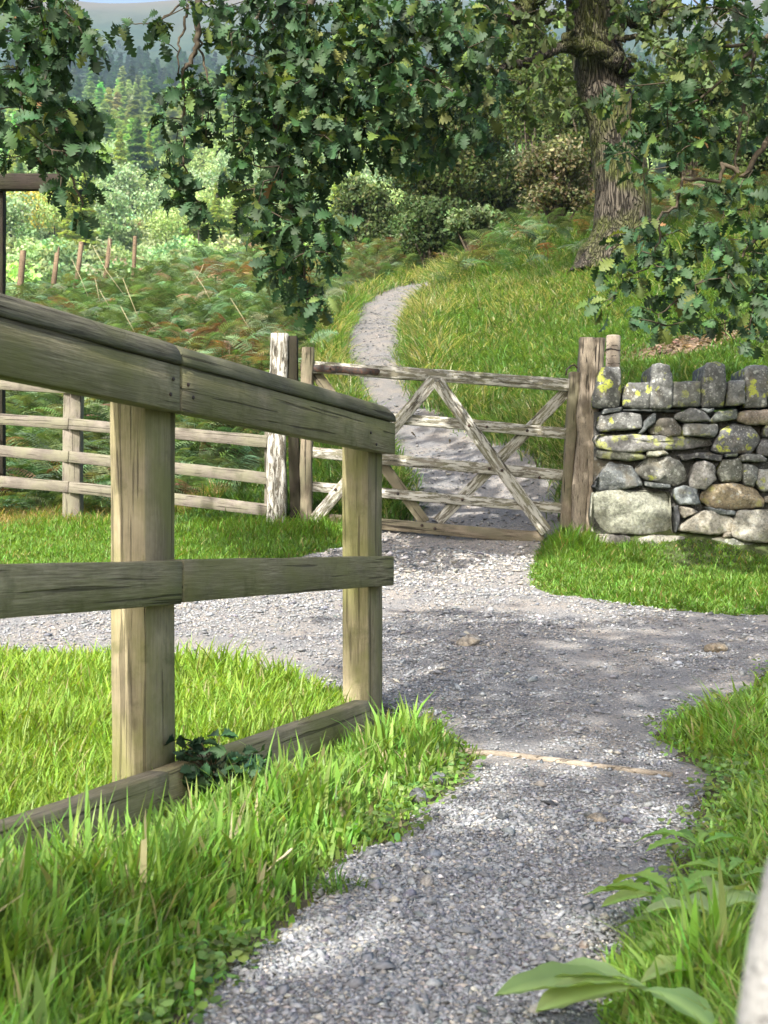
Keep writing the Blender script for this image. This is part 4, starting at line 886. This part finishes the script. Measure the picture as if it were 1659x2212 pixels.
# ------------------------------------------------------------------ timber step across the path and loose rocks
e0, e1 = hit(1012, 1636), hit(1450, 1686)
kb = [e0 + (e1 - e0) * t + (0, .012 * math.sin(t * 5), .014) for t in np.linspace(-.05, 1, 12)]
tv, tf = tube(np.array(kb) + (0, 0, -.001), .010, 8, .25, 5); tv[:, 2] = np.minimum(tv[:, 2], np.interp(tv[:, 0], [e0[0], e1[0]], [e0[2], e1[2]]) + .027)
o = link('path_edging', mesh_np(tv, tf, None, True), wood_mat('worn_edging', (.42, .36, .28), (.30, .25, .19))); tag(o, 'thin pale timber strip laid across the gravel path', 'path edging')
def ico():
    import bmesh
    bm = bmesh.new(); bmesh.ops.create_icosphere(bm, subdivisions=1, radius=1); v0 = np.array([v.co[:] for v in bm.verts]); f0 = np.array([[v.index for v in f.verts] for f in bm.faces]); bm.free()
    bm = bmesh.new(); bmesh.ops.create_icosphere(bm, subdivisions=3, radius=1); v1 = np.array([v.co[:] for v in bm.verts]); f1 = np.array([[v.index for v in f.verts] for f in bm.faces]); bm.free()
    return v0, f0, v1, f1
I0, F0, I1, F1 = ico()
for i, (px, py, w_, h_, c, lb) in enumerate([(1292, 1783, 40, 16, (.36, .31, .24), 'tan jagged rock in the middle of the path below the timber strip'), (1320, 1790, 16, 10, (.20, .19, .18), 'small dark rock touching the tan jagged rock'), (932, 1859, 36, 13, (.20, .22, .25), 'flat blue slate on the left of the foreground path'),
        (922, 1928, 26, 17, (.36, .34, .31), 'pale wedge shaped rock on the foreground path'), (1012, 1390, 56, 17, (.34, .30, .24), 'broad flat tan rock bedded in the gravel track right of the handrail'), (1545, 1408, 46, 16, (.30, .25, .18), 'brown rock in the gravel track near the right edge'),
        (1085, 1782, 24, 9, (.10, .11, .12), 'dark slate chip on the path below the timber strip'), (1262, 2062, 22, 14, (.28, .23, .19), 'brownish pebble near the dandelion on the right side'), (385, 2190, 0, 0, None, None), (948, 1693, 34, 18, (.16, .17, .18), 'dark grey rock at the grass edge left of the timber strip'), (905, 1730, 36, 20, (.12, .13, .14), 'dark rock half under the left grass verge')]):
    if c is None: continue
    p = hit(px, py + h_ * .5); s = p[1] / F; v = I1.copy(); g = np.random.default_rng(40 + i)
    for _ in range(9):   # chisel facets
        d = g.normal(size=3); d /= np.linalg.norm(d); k = .62 + .2 * g.random(); over = v @ d - k; v -= np.clip(over, 0, None)[:, None] * d
    v += vnoise(v * 4 + i * 7)[:, None] * .03; v *= np.array((w_ * s * .62, w_ * s * .5, max(h_ * s * 1.0, .006)))
    o = link('rock', mesh_np(v, [F1], np.tile(c + (.15,), (len(v), 1))), M_stone); o.location = (p[0], p[1], p[2] + h_ * s * .25 + .014); o.rotation_euler = (0, 0, g.normal() * .2); tag(o, lb, 'rock')

# ------------------------------------------------------------------ gravel stones
def scatter(n, y0, y1, power, xr=None):
    u = rng.random(n); e = 1 - power + 1e-4; Y = (y0 ** e + (y1 ** e - y0 ** e) * u) ** (1 / e)
    X = (rng.random(n) - .5) * 2 * (Y * .307 * 1.12 + .12)
    return X, Y
BASE = I0 * (1 + .0); 
X, Y = scatter(520000, 1.25, 12, 1.75); X2, Y2 = scatter(60000, 12, 29, 1.0); X = np.r_[X, X2]; Y = np.r_[Y, Y2]; s_ = sdist(X, Y) + .04 * np.clip((Y - 10) / 5, 0, 1); k = (s_ > .01 + .03 * rng.normal(size=len(X))) & (rng.random(len(X)) < np.clip(.55 + .55 * n2(X, Y, 2.6, 41) + .25 * n2(X, Y, 9, 43), .08, 1)); X, Y, s_ = X[k], Y[k], s_[k]
n = len(X)
size = (.0017 + .0009 * Y * .65) * np.exp(.45 * rng.normal(size=n)) ; big_ = rng.random(n) < .012; size[big_] *= 2.3; size = np.clip(size, .0016, .024)
wm = np.exp(-((Y - 8.2) / 1.4) ** 2)  # same band for the stones: more beige, plus sunlight painted as paler tone
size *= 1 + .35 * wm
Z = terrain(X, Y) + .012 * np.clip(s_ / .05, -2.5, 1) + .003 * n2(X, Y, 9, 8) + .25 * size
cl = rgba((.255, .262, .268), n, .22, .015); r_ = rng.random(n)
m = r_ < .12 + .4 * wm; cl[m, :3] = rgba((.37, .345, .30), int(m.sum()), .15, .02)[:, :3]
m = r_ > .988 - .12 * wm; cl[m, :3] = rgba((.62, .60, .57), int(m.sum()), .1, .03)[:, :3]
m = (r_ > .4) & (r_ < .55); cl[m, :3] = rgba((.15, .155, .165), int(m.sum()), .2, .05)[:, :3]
cl[:, :3] *= (1 - .33 * np.clip((Y - 10) / 3, 0, 1))[:, None]; ang = rng.random(n) * 6.283; ti = rng.normal(size=n) * .25  # far stones tinted down as painted shade of the oak canopy
Rz = np.zeros((n, 3, 3)); Rz[:, 0, 0] = np.cos(ang); Rz[:, 0, 1] = -np.sin(ang); Rz[:, 1, 0] = np.sin(ang); Rz[:, 1, 1] = np.cos(ang); Rz[:, 2, 2] = 1; Rz[:, 2, 0] = ti; Rz[:, 2, 1] = ti * .5
parts = []
for q in range(5):
    m = np.arange(n) % 5 == q; g = np.random.default_rng(q); oc = np.array([(1, 0, 0), (.3, .9, .1), (-.8, .5, 0), (-.9, -.4, .1), (.2, -1, 0), (0, .1, .85), (.25, -.2, .7), (0, 0, -.6)]) * (1 + .2 * g.normal(size=(8, 3)))
    fc = np.array([(0, 1, 5), (1, 2, 5), (2, 3, 5), (3, 6, 5), (3, 4, 6), (4, 0, 6), (0, 5, 6), (1, 0, 7), (2, 1, 7), (3, 2, 7), (4, 3, 7), (0, 4, 7)])
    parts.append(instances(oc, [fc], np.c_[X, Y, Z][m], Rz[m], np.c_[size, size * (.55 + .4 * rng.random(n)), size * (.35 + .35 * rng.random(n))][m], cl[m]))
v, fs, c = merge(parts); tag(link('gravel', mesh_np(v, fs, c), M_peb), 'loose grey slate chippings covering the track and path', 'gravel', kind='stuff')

# ------------------------------------------------------------------ grass
def blades(X, Y, length, width, lean, col, tipc=None, z0=None, az=None):
    n = len(X); Z = terrain(X, Y) if z0 is None else z0; a = rng.random(n) * 6.283 if az is None else az
    d = np.c_[np.cos(a), np.sin(a), np.zeros(n)]; s = np.c_[-np.sin(a), np.cos(a), np.zeros(n)]
    fa = rng.random(n) * 6.283; s = s * np.cos(fa * .0)[:, None]; p = np.c_[X, Y, Z - .01]; V = []
    for t, wf in ((0, .8), (.38, 1.0), (.72, .75), (1.0, 0)):
        hor = lean * length * t ** 1.8; ver = length * (t - .38 * np.clip(lean, 0, 1.4) * t ** 2.4)
        c = p + d * hor[:, None] + np.c_[np.zeros(n), np.zeros(n), ver]
        if wf: V += [c - s * (width * wf / 2)[:, None], c + s * (width * wf / 2)[:, None]]
        else: V.append(c)
    V = np.stack(V, 1).reshape(-1, 3); o = (np.arange(n) * 7)[:, None]
    Q = np.concatenate([o + np.array([[0, 1, 3, 2]]), o + np.array([[2, 3, 5, 4]])]); T = o + np.array([[4, 5, 6]])
    C = np.repeat(col[:, None, :], 7, 1); 
    if tipc is not None: C[:, 6, :3] = C[:, 6, :3] * .4 + np.array(tipc) * .6
    return V, [Q, T], C.reshape(-1, 4)
def board_side(X, Y):   # >0 on the lawn side of the handrail
    return -(X - (-1.4413 + .3728 * Y)) * math.cos(TH)
def grass(name, label, X, Y, L, wbase, lean, cols, frac=None, tip=None):
    v, fs, c = blades(X, Y, L, wbase, lean, cols, tip); o = link(name, mesh_np(v, fs, c), M_grass); tag(o, label, 'grass', kind='stuff'); return o
def clumpy(X, Y, s, seed): return n2(X, Y, s, seed)
def off_stones(X, Y):
    return ~((X > core0[0] - .0) & (Y > WY - .02) & (Y < WY + .45))
# lawn beyond the kick board
X, Y = scatter(230000, 1.6, 6.5, 1.2); sd_ = sdist(X, Y); k = (board_side(X, Y) > .04) & (sd_ < -.01 + .05 * rng.normal(size=len(X)).clip(-1, .6)) & (X < -.1 + .12 * Y * 0) & (Y < 6.0)
X, Y, sd_ = X[k], Y[k], sd_[k]; n = len(X); print('lawn', n)
h = .09 + .05 * clumpy(X, Y, 3, 11) * .5; L = np.clip(h * (1 + .35 * rng.normal(size=n)), .03, .24) * np.clip(.5 + -sd_ / .25, .5, 1)
c = rgba((.23, .36, .055), n, .18, .08); m = rng.random(n) < .06; c[m, :3] = (.34, .32, .14)
grass('lawn_grass', 'bright sunlit grass between the handrail and the gravel track', X, Y, L, .0022 + .0011 * Y * (.6 + .6 * rng.random(n)), .25 + .5 * rng.random(n), c)
# near verge, path side of the board
X, Y = scatter(190000, 1.15, 4.8, 1.2); sd_ = sdist(X, Y); k = (board_side(X, Y) < -.035) & (sd_ < -.005 + .03 * rng.normal(size=len(X)).clip(-2, .7)) & (X < .45)
X, Y, sd_ = X[k], Y[k], sd_[k]; n = len(X); print('verge', n)
thin = rng.random(n) < np.clip(.25 + (-sd_) / .10, .25, 1) * np.clip(.75 + .45 * clumpy(X, Y, 9, 3), .15, 1); X, Y, sd_ = X[thin], Y[thin], sd_[thin]; n = len(X)
L = np.clip((.10 + .04 * clumpy(X, Y, 5, 12)) * (1 + .4 * rng.normal(size=n)), .025, .34) * np.clip(.35 + -sd_ / .22, .35, 1.15) * np.clip(.34 + (-board_side(X, Y) - .03) / .34, .34, .85)
c = rgba((.21, .355, .07), n, .22, .1); m = rng.random(n) < .05; c[m, :3] = (.40, .36, .20)
grass('verge_grass', 'tufted green grass between the kick board and the gravel path', X, Y, L, (.0038 + .0015 * Y) * np.exp(.3 * rng.normal(size=n)) * (.6 + .8 * rng.random(n)), .15 + .65 * rng.random(n) ** 1.3, c)
# right foreground verge
WEED = [hit(a, b)[:2] for a, b in ((1590, 1990), (1470, 2140), (1455, 2040), (1380, 2200), (1540, 2120), (1500, 1930))]
X, Y = scatter(200000, .8, 5.8, 1.2); sd_ = sdist(X, Y); k = (sd_ < -.003 + .03 * rng.normal(size=len(X)).clip(-2, .7)) & (X > .2)
X, Y, sd_ = X[k], Y[k], sd_[k]; n = len(X); print('right', n)
thin = rng.random(n) < np.clip(.3 + (-sd_) / .12, .3, 1); X, Y, sd_ = X[thin], Y[thin], sd_[thin]; n = len(X)
L = np.clip((.075 + .03 * clumpy(X, Y, 4, 13)) * (1 + .38 * rng.normal(size=n)), .02, .22) * np.clip(.35 + -sd_ / .25, .35, 1.2)
for wx, wy in WEED: L *= 1 - .55 * np.exp(-((X - wx) ** 2 + (Y - wy) ** 2) / .09 ** 2)
c = rgba((.22, .36, .07), n, .2, .1); m = rng.random(n) < .05; c[m, :3] = (.38, .33, .16)
grass('verge_grass', 'green grass along the right side of the foreground path', X, Y, L, .0032 + .0013 * Y * (.6 + .8 * rng.random(n)), .3 + .6 * rng.random(n), c)
# clover and small broad leaves low among the blades and creeping on to the path edges
X, Y = scatter(36000, 1.1, 7.5, 1.3); sd_ = sdist(X, Y); k = (sd_ < .05) & (sd_ > -.35) & (np.abs(board_side(X, Y)) > .04) & (rng.random(len(X)) < np.exp(-np.abs(sd_ + .04) / .08) * np.clip(.3 + .7 * clumpy(X, Y, 5, 51), 0, 1)); X, Y = X[k], Y[k]; n = len(X); print('clover', n)
t_ = np.linspace(0, 2 * np.pi, 7)[:-1]; CV = np.c_[.5 + .5 * np.cos(t_), .42 * np.sin(t_), .06 * np.cos(2 * t_)]; CF = [np.array([(0, 1, 2, 3), (0, 3, 4, 5)])]
X = np.repeat(X, 3) + .006 * rng.normal(size=3 * n); Y = np.repeat(Y, 3) + .006 * rng.normal(size=3 * n); d_ = rand_dirs(3 * n); d_[:, 2] *= .3
v, fs, c = instances(CV, CF, np.c_[X, Y, terrain(X, Y) + .012 + .035 * rng.random(3 * n) ** 1.5], rot_from_axes(d_, np.tile((0, -.3, 1.), (3 * n, 1)) + .35 * rng.normal(size=(3 * n, 3))), .009 + .011 * rng.random(3 * n), rgba((.17, .27, .08), 3 * n, .25, .12))
tag(link('clover', mesh_np(v, fs, c), M_grass), 'small clover like leaves creeping from the verges on to the gravel', 'clover', kind='stuff')
# grass around the wall foot, gate and fence
X, Y = scatter(330000, 5.6, 10.6, 1.0); sd_ = sdist(X, Y); k = (sd_ < .02 * rng.normal(size=len(X))) & off_stones(X, Y) & ((Y < WY + .1) | (X < core0[0]))
X, Y, sd_ = X[k], Y[k], sd_[k]; n = len(X); print('foot', n)
tall = np.exp(-((X - P(1215, 0, 8.7)[0]) / .22) ** 2 - ((Y - 8.5) / .3) ** 2) * .12 + np.exp(-((X - P(620, 0, 9)[0]) / .5) ** 2 - ((Y - 9) / .35) ** 2) * .06
wl = (1 - .35 * ((X > core0[0] + .05) & (Y > 7.9)))
L = np.clip((.06 * wl + tall + .02 * clumpy(X, Y, 3, 14)) * (1 + .35 * rng.normal(size=n)), .015, .3) * np.clip(.4 + -sd_ / .25, .4, 1)
dryf = np.clip((Y - 9.4) / .6, 0, 1) * (X < -1.3) * np.clip(.5 + .5 * clumpy(X, Y, 1.2, 5), 0, 1)
c = rgba((.15, .27, .05), n, .2, .1); m = rng.random(n) < .04 + .75 * dryf; c[m, :3] = rgba((.38, .31, .15), int(m.sum()), .2, .05)[:, :3]; L = L * (1 + 1.2 * dryf)
grass('track_side_grass', 'short green grass at the foot of the wall, gate and slat fence', X, Y, L, .0060 + .003 * rng.random(n), .3 + .6 * rng.random(n), c)
# bank and path verges beyond the gate
X, Y = scatter(620000, 9.2, 34, 1.15); sd_ = sdist(X, Y); brk = X < np.interp(Y, [9, 12, 14, 17, 20, 25, 35], [-1.6, -1.0, -.95, -1.0, -.75, -.8, .5])
k = (sd_ < -.0 + .06 * rng.normal(size=len(X))) & ~brk & off_stones(X, Y); litk = np.exp(-(((X - LIT[0]) / .9) ** 2 + ((Y - LIT[1]) / .8) ** 2)); k &= rng.random(len(X)) > litk * 1.3
X, Y, sd_ = X[k], Y[k], sd_[k]; n = len(X); print('bank', n)
edge_ = np.exp(-((sd_ + .25) / .35) ** 2); up = np.clip((Y - 14) / 5, 0, 1) * (X > .5)
straw = np.clip(.02 + .36 * edge_ + .45 * up * np.clip(.6 + .7 * clumpy(X, Y, .9, 6), 0, 1) + .18 * clumpy(X, Y, 1.1, 16), .02, .85)
L = np.clip((.13 + .12 * edge_ + .08 * up + .04 * clumpy(X, Y, 1.6, 15)) * (1 + .4 * rng.normal(size=n)), .04, .6)
L[Y < 14] *= .8
c = rgba((.12, .22, .06), n, .22, .1); m = rng.random(n) < straw * .85; c[m, :3] = rgba((.37, .37, .22), int(m.sum()), .2, .04)[:, :3]
grass('bank_grass', 'rough green and straw coloured grass on the bank beyond the gate', X, Y, L, .0055 + .0005 * Y * (.6 + .8 * rng.random(n)), .35 + .8 * rng.random(n), c)
n = 2600; X = LIT[0] + .75 * rng.normal(size=n); Y = LIT[1] + .7 * rng.normal(size=n); Z = terrain(X, Y) + .01; d_ = rand_dirs(n); d_[:, 2] *= .25
v, fs, c = instances(SV, SF, np.c_[X, Y, Z], rot_from_axes(d_, np.tile((0, 0, 1.), (n, 1)) + .4 * rng.normal(size=(n, 3))), .07 * (.6 + .7 * rng.random(n)), rgba((.26, .19, .13), n, .3, .08))
tag(link('leaf_litter', mesh_np(v, fs, c), M_leaf), 'brown fallen leaves on the bare patch of bank above the wall', 'leaf litter', kind='stuff')
# small separate tuft on the path and seed stalks in the verge
tp_ = hit(715, 1935); n = 60; X = tp_[0] + .025 * rng.normal(size=n); Y = tp_[1] + .02 * rng.normal(size=n)
o = grass('grass_tuft', 'x', X, Y, .05 + .03 * rng.random(n), np.full(n, .004), .5 + .8 * rng.random(n), rgba((.11, .20, .035), n, .2, .1)); del o['kind']; tag(o, 'small lone grass tuft growing in the foreground path', 'grass tuft')

# ------------------------------------------------------------------ bracken
def frond(seed):
    g = np.random.default_rng(seed); V = []; T = []; K = 15
    def ax(t): return np.array((t, 0, .35 * math.sin(t * 2.0) - .32 * t * t))
    for i in range(K):
        t = .18 + .82 * i / K; c = ax(t); L = .36 * math.sin(min(1, (1 - t) * 1.25 + .08) * 1.57) * (1 if t > .25 else .85)
        for s in (-1, 1):
            dr = np.array((.45, s * 1.0, -.18 + .12 * g.normal())); dr /= np.linalg.norm(dr); m = 5; w_ = .021
            tan = np.array((1, -s * .2, 0.)); o = len(V); 
            for j in range(m + 1):
                f = j / m; q = c + dr * L * f + np.array((0, 0, -.10 * f * f * L * 2)); ww = w_ * (1 - f * .85) * (1.25 if j % 2 == 0 else .5)
                V += [q - tan * ww, q + tan * ww]
            for j in range(m): T.append((o + 2 * j, o + 2 * j + 1, o + 2 * j + 3, o + 2 * j + 2))
    o = len(V)
    for i in range(6): t = i / 5; q = ax(t * 1.0); V += [q - (0, .006, 0), q + (0, .006, 0)]
    for j in range(5): T.append((o + 2 * j, o + 2 * j + 1, o + 2 * j + 3, o + 2 * j + 2))
    return np.array(V), [np.array(T)]
FR = [frond(s) for s in range(4)]
def bracken(name, label, X, Y, hgt, brown, size):
    n = len(X); Z = terrain(X, Y) + hgt * (.35 + .65 * rng.random(n)) - .12; parts = []; a = rng.random(n) * 6.283
    d = np.c_[np.cos(a), np.sin(a), .15 + .45 * rng.random(n)]; z = np.tile((0, 0, 1.), (n, 1)) + .3 * rng.normal(size=(n, 3)); Rm = rot_from_axes(d, z)
    c = rgba((.13, .205, .105), n, .28, .10); m = rng.random(n) < .3; c[m, :3] = rgba((.17, .22, .10), int(m.sum()), .2, .1)[:, :3]
    m = rng.random(n) < brown; c[m, :3] = rgba((.22, .14, .085), int(m.sum()), .25, .12)[:, :3]
    for q in range(4):
        m = np.arange(n) % 4 == q; parts.append(instances(*FR[q], np.c_[X, Y, Z][m], Rm[m], (size * (.6 + .6 * rng.random(n)))[m], c[m]))
    v, fs, c = merge(parts); tag(link(name, mesh_np(v, fs, c), M_fern), label, 'bracken', kind='stuff')
X, Y = scatter(21000, 10.3, 30, 1.1); X = X - .0; edge_x = np.interp(Y, [9, 12, 14, 17, 20, 25, 35], [-1.7, -1.25, -1.15, -1.2, -1.0, -1.1, -.2]); k = X < edge_x + .1 * rng.normal(size=len(X)); X, Y = X[k], Y[k]
hz_ = (.55 + .35 * np.exp(-((X + 2.6) / 1.2) ** 2) * np.clip((Y - 13) / 4, 0, 1)) * np.clip((Y - 10) / 2.0, .25, 1); br = np.clip(.19 + .34 * n2(X, Y, .45, 31) + .25 * np.exp(-((X + 1.8) / .9) ** 2) - .2 * (X < -3), .03, .8)
bracken('bracken', 'green and rust brown bracken covering the slope left of the path', X, Y, hz_, br * .9, .42)
pts = np.array([hit(px, py + 12, 18)[:2] for px, py in [(1180, 500), (1230, 490), (1260, 480), (1130, 510), (1090, 530), (1200, 520), (1040, 560), (990, 560), (950, 555), (900, 565), (860, 560), (820, 570), (780, 570), (750, 590), (1000, 540), (1430, 470), (1470, 450), (1520, 440), (1560, 460), (1600, 430), (1450, 420)]])
i_ = rng.integers(0, len(pts), 1500); X = pts[i_, 0] + .6 * rng.normal(size=1500); Y = pts[i_, 1] + 1.1 * rng.normal(size=1500); k = sdist(X, Y) < -.3; X, Y = X[k], Y[k]
bracken('bracken', 'low green bracken around the bend of the path and behind the oak', X, Y, np.full(len(X), .45), np.full(len(X), .18), .6)
# pale dead stems standing in the bracken
ps = []
for px, py, qx, qy, d in [(155, 560, 190, 640, 15), (215, 625, 235, 660, 15), (200, 530, 270, 640, 14.5), (235, 510, 235, 570, 16), (420, 590, 455, 650, 14), (440, 570, 425, 600, 14.2), (265, 600, 300, 690, 13), (205, 600, 215, 650, 14)] + [(rng.uniform(40, 600), rng.uniform(560, 780), 0, 0, rng.uniform(12, 17)) for _ in range(2)]:
    if qx == 0: qx = px + rng.normal() * 25; qy = py + 60 + 30 * rng.random()
    a, b = P(px, py, d), P(qx, qy, d); tv, tf = tube([a, (a + b) / 2 + rng.normal(size=3) * .012, b], [.0015, .003, .004], 4); ps.append((tv, tf, np.ones((len(tv), 4))))
v, fs, c_ = merge(ps); g = NT('dry_stem'); o = link('dry_stems', mesh_np(v, fs), g.done(g.pbr((.50, .42, .26), .8, .2))); tag(o, 'pale dry stalks poking out of the bracken', 'stalks', kind='stuff')

# ------------------------------------------------------------------ broad-leaved weeds
def weed_leaf(L, W, bend, toothed, wave=.06):
    K = 14; V = []
    for i in range(K + 1):
        t = i / K; wd = W * (math.sin(math.pi * min(1, t ** 1.25 * .96 + .03)) ** .8) * (.18 + .82 * min(1, t * 2.2))
        if toothed: wd *= .72 + .38 * ((i % 2) == 0)
        z = L * (bend * (t - t * t * 1.15)); wv = wave * W * math.sin(i * 1.7)
        V += [(L * t, -wd, z + .25 * wd + wv), (L * t, -wd * .5, z + .02 * wd), (L * t, 0, z - .08 * wd), (L * t, wd * .5, z + .02 * wd), (L * t, wd, z + .25 * wd - wv)]
    return np.array(V), [np.array([(i * 5 + j, i * 5 + j + 1, (i + 1) * 5 + j + 1, (i + 1) * 5 + j) for i in range(K) for j in range(4)])]
def weed(name, px, py, leaves, col, label, cat, y0=.3, lift=.0):
    p = hit(px, py, y0); parts = []
    for az, L, W, bend, tooth in leaves:
        v, f = weed_leaf(L * 1.3, W * 1.3, bend * .65, tooth); a = R(az); Rm = np.array([[math.cos(a), -math.sin(a), 0], [math.sin(a), math.cos(a), 0], [0, 0, 1.]])
        v = v @ Rm.T + (rng.normal() * .006, rng.normal() * .006, .015 + lift + .012 * rng.random()); c = np.tile(rgba(col, 1, .12, .08), (len(v), 1)); c.reshape(-1, 5, 4)[:, 2, :3] = np.array(col) * 1.35; parts.append((v, f, c))
    v, fs, c = merge(parts); o = link(name, mesh_np(v, fs, c, True), M_grass); o.location = tuple(p); tag(o, label, cat); return o
weed('dandelion_plant', 1455, 2040, [(160, .11, .018, .5, 1), (140, .10, .017, .8, 1), (100, .10, .016, .9, 1), (60, .09, .016, .9, 1), (200, .09, .016, .4, 0), (20, .10, .018, .6, 1), (120, .12, .017, 1.0, 1), (240, .07, .014, .5, 1)], (.22, .37, .09), 'dandelion rosette with toothed leaves at the right path edge', 'dandelion', lift=.045)
weed('dock_plant', 1390, 2275, [(185, .14, .030, .35, 0), (205, .12, .026, .3, 0), (165, .10, .022, .6, 0), (30, .10, .022, .8, 0), (300, .1, .02, .5, 0)], (.28, .40, .15), 'broad pale dock leaves lying over the path at the bottom', 'dock plant', lift=.05)
weed('plantain_plant', 1540, 2120, [(20, .10, .025, .8, 0), (60, .11, .026, .9, 0), (120, .08, .020, .9, 0), (170, .07, .018, .6, 0)], (.30, .42, .17), 'rounded plantain leaves beside the pale blurred post', 'plantain', lift=.07)
weed('dandelion_plant', 1500, 1930, [(150, .09, .015, .9, 1), (110, .09, .015, .9, 1), (60, .08, .014, .9, 1), (20, .08, .015, .8, 1), (190, .07, .013, .7, 1)], (.20, .35, .09), 'smaller dandelion in the grass above the large rosette', 'dandelion', lift=.06)
weed('dock_plant', 195, 2120, [(190, .07, .020, .4, 0), (170, .06, .016, .6, 0), (20, .05, .014, .8, 0)], (.30, .42, .14), 'small dock leaves low in the left foreground grass', 'dock plant', lift=.05)
weed('dandelion_plant', 1590, 1990, [(150, .08, .014, .9, 1), (100, .09, .015, .9, 1), (50, .08, .014, .8, 1), (200, .08, .013, .7, 1), (10, .08, .014, .7, 1)], (.20, .34, .09), 'dandelion leaning against the pale blurred post', 'dandelion', lift=.05)
weed('dandelion_plant', 1470, 2140, [(140, .08, .014, .9, 1), (90, .09, .015, 1, 1), (40, .08, .014, .8, 1), (220, .07, .013, .7, 1), (0, .08, .014, .7, 1)], (.20, .34, .09), 'dandelion between the dock leaves and the plantain', 'dandelion', lift=.05)
# bramble at the kick board
bp = P(462, 1650, 2.70); parts = []
for i in range(42):
    c0 = bp + rng.normal(size=3) * (.05, .025, .032)
    tv, tf = tube([np.array((0, 0, -.03)), (c0 - bp) * .5 + (0, 0, -.005), c0 - bp + (0, 0, .002)], [.002, .0015, .0012], 4); parts.append((tv, tf, np.tile((.08, .06, .03, 1), (len(tv), 1)))); 
    for az in (-1, 0, 1):
        v, f = weed_leaf(.040, .017, .3, 1); a = rng.random() * .6 + az * 1.1 + i * 2.4; tl_ = .9 * rng.normal(); Rm = np.array([[math.cos(a), -math.sin(a), 0], [math.sin(a), math.cos(a), 0], [0, 0, 1.]]) @ np.array([[1, 0, 0], [0, math.cos(tl_), -math.sin(tl_)], [0, math.sin(tl_), math.cos(tl_)]])
        parts.append((v @ Rm.T + c0 - bp, f, np.tile(rgba((.035, .075, .035), 1, .2, .1), (len(v), 1))))
v, fs, c = merge(parts); o = link('bramble_plant', mesh_np(v, fs, c, True), M_leaf); o.location = tuple(bp); tag(o, 'dark green bramble leaves over the kick board beside the near post', 'bramble')
# dry seed heads
for i, (a, b) in enumerate([((180, 2150), (250, 2000)), ((560, 1900), (632, 1832))]):
    d = 2.15 if i else 1.7; p0, p1 = P(*a, d), P(*b, d); tv, tf = tube([p0, p0 * .5 + p1 * .5 + (0, 0, .004), p0 * .25 + p1 * .75, p0 * .1 + p1 * .9, p1], [.0009, .0009, .0022, .0028, .0008], 6, .3); g = NT('seed_head')
    o = link('grass_stalk', mesh_np(tv - p0, tf, None, True), g.done(g.pbr((.55, .47, .32), .8, .2))); o.location = tuple(p0)
    tag(o, ['pale dry seed stalk in the bottom left grass', 'short straw seed head leaning over the path edge'][i], 'grass stalk')

# ------------------------------------------------------------------ air over the valley
g = NT('haze_air'); pv = g.n('VolumePrincipled'); pv.inputs['Density'].default_value = .00025; pv.inputs['Color'].default_value = (.60, .80, 1, 1); pv.inputs['Anisotropy'].default_value = .2
g.l(pv.outputs[0], g.out.inputs['Volume'])
a0, a1 = (-1700, -45, -20), (1700, 2100, 760)
hv = np.array([(x, y, z) for x in (a0[0], a1[0]) for y in (a0[1], a1[1]) for z in (a0[2], a1[2])])
hz_o = link('haze', mesh_np(hv, [cf]), g.m); tag(hz_o, 'thin blue haze over the valley', 'haze', kind='stuff')
print('objects', len(bpy.data.objects))
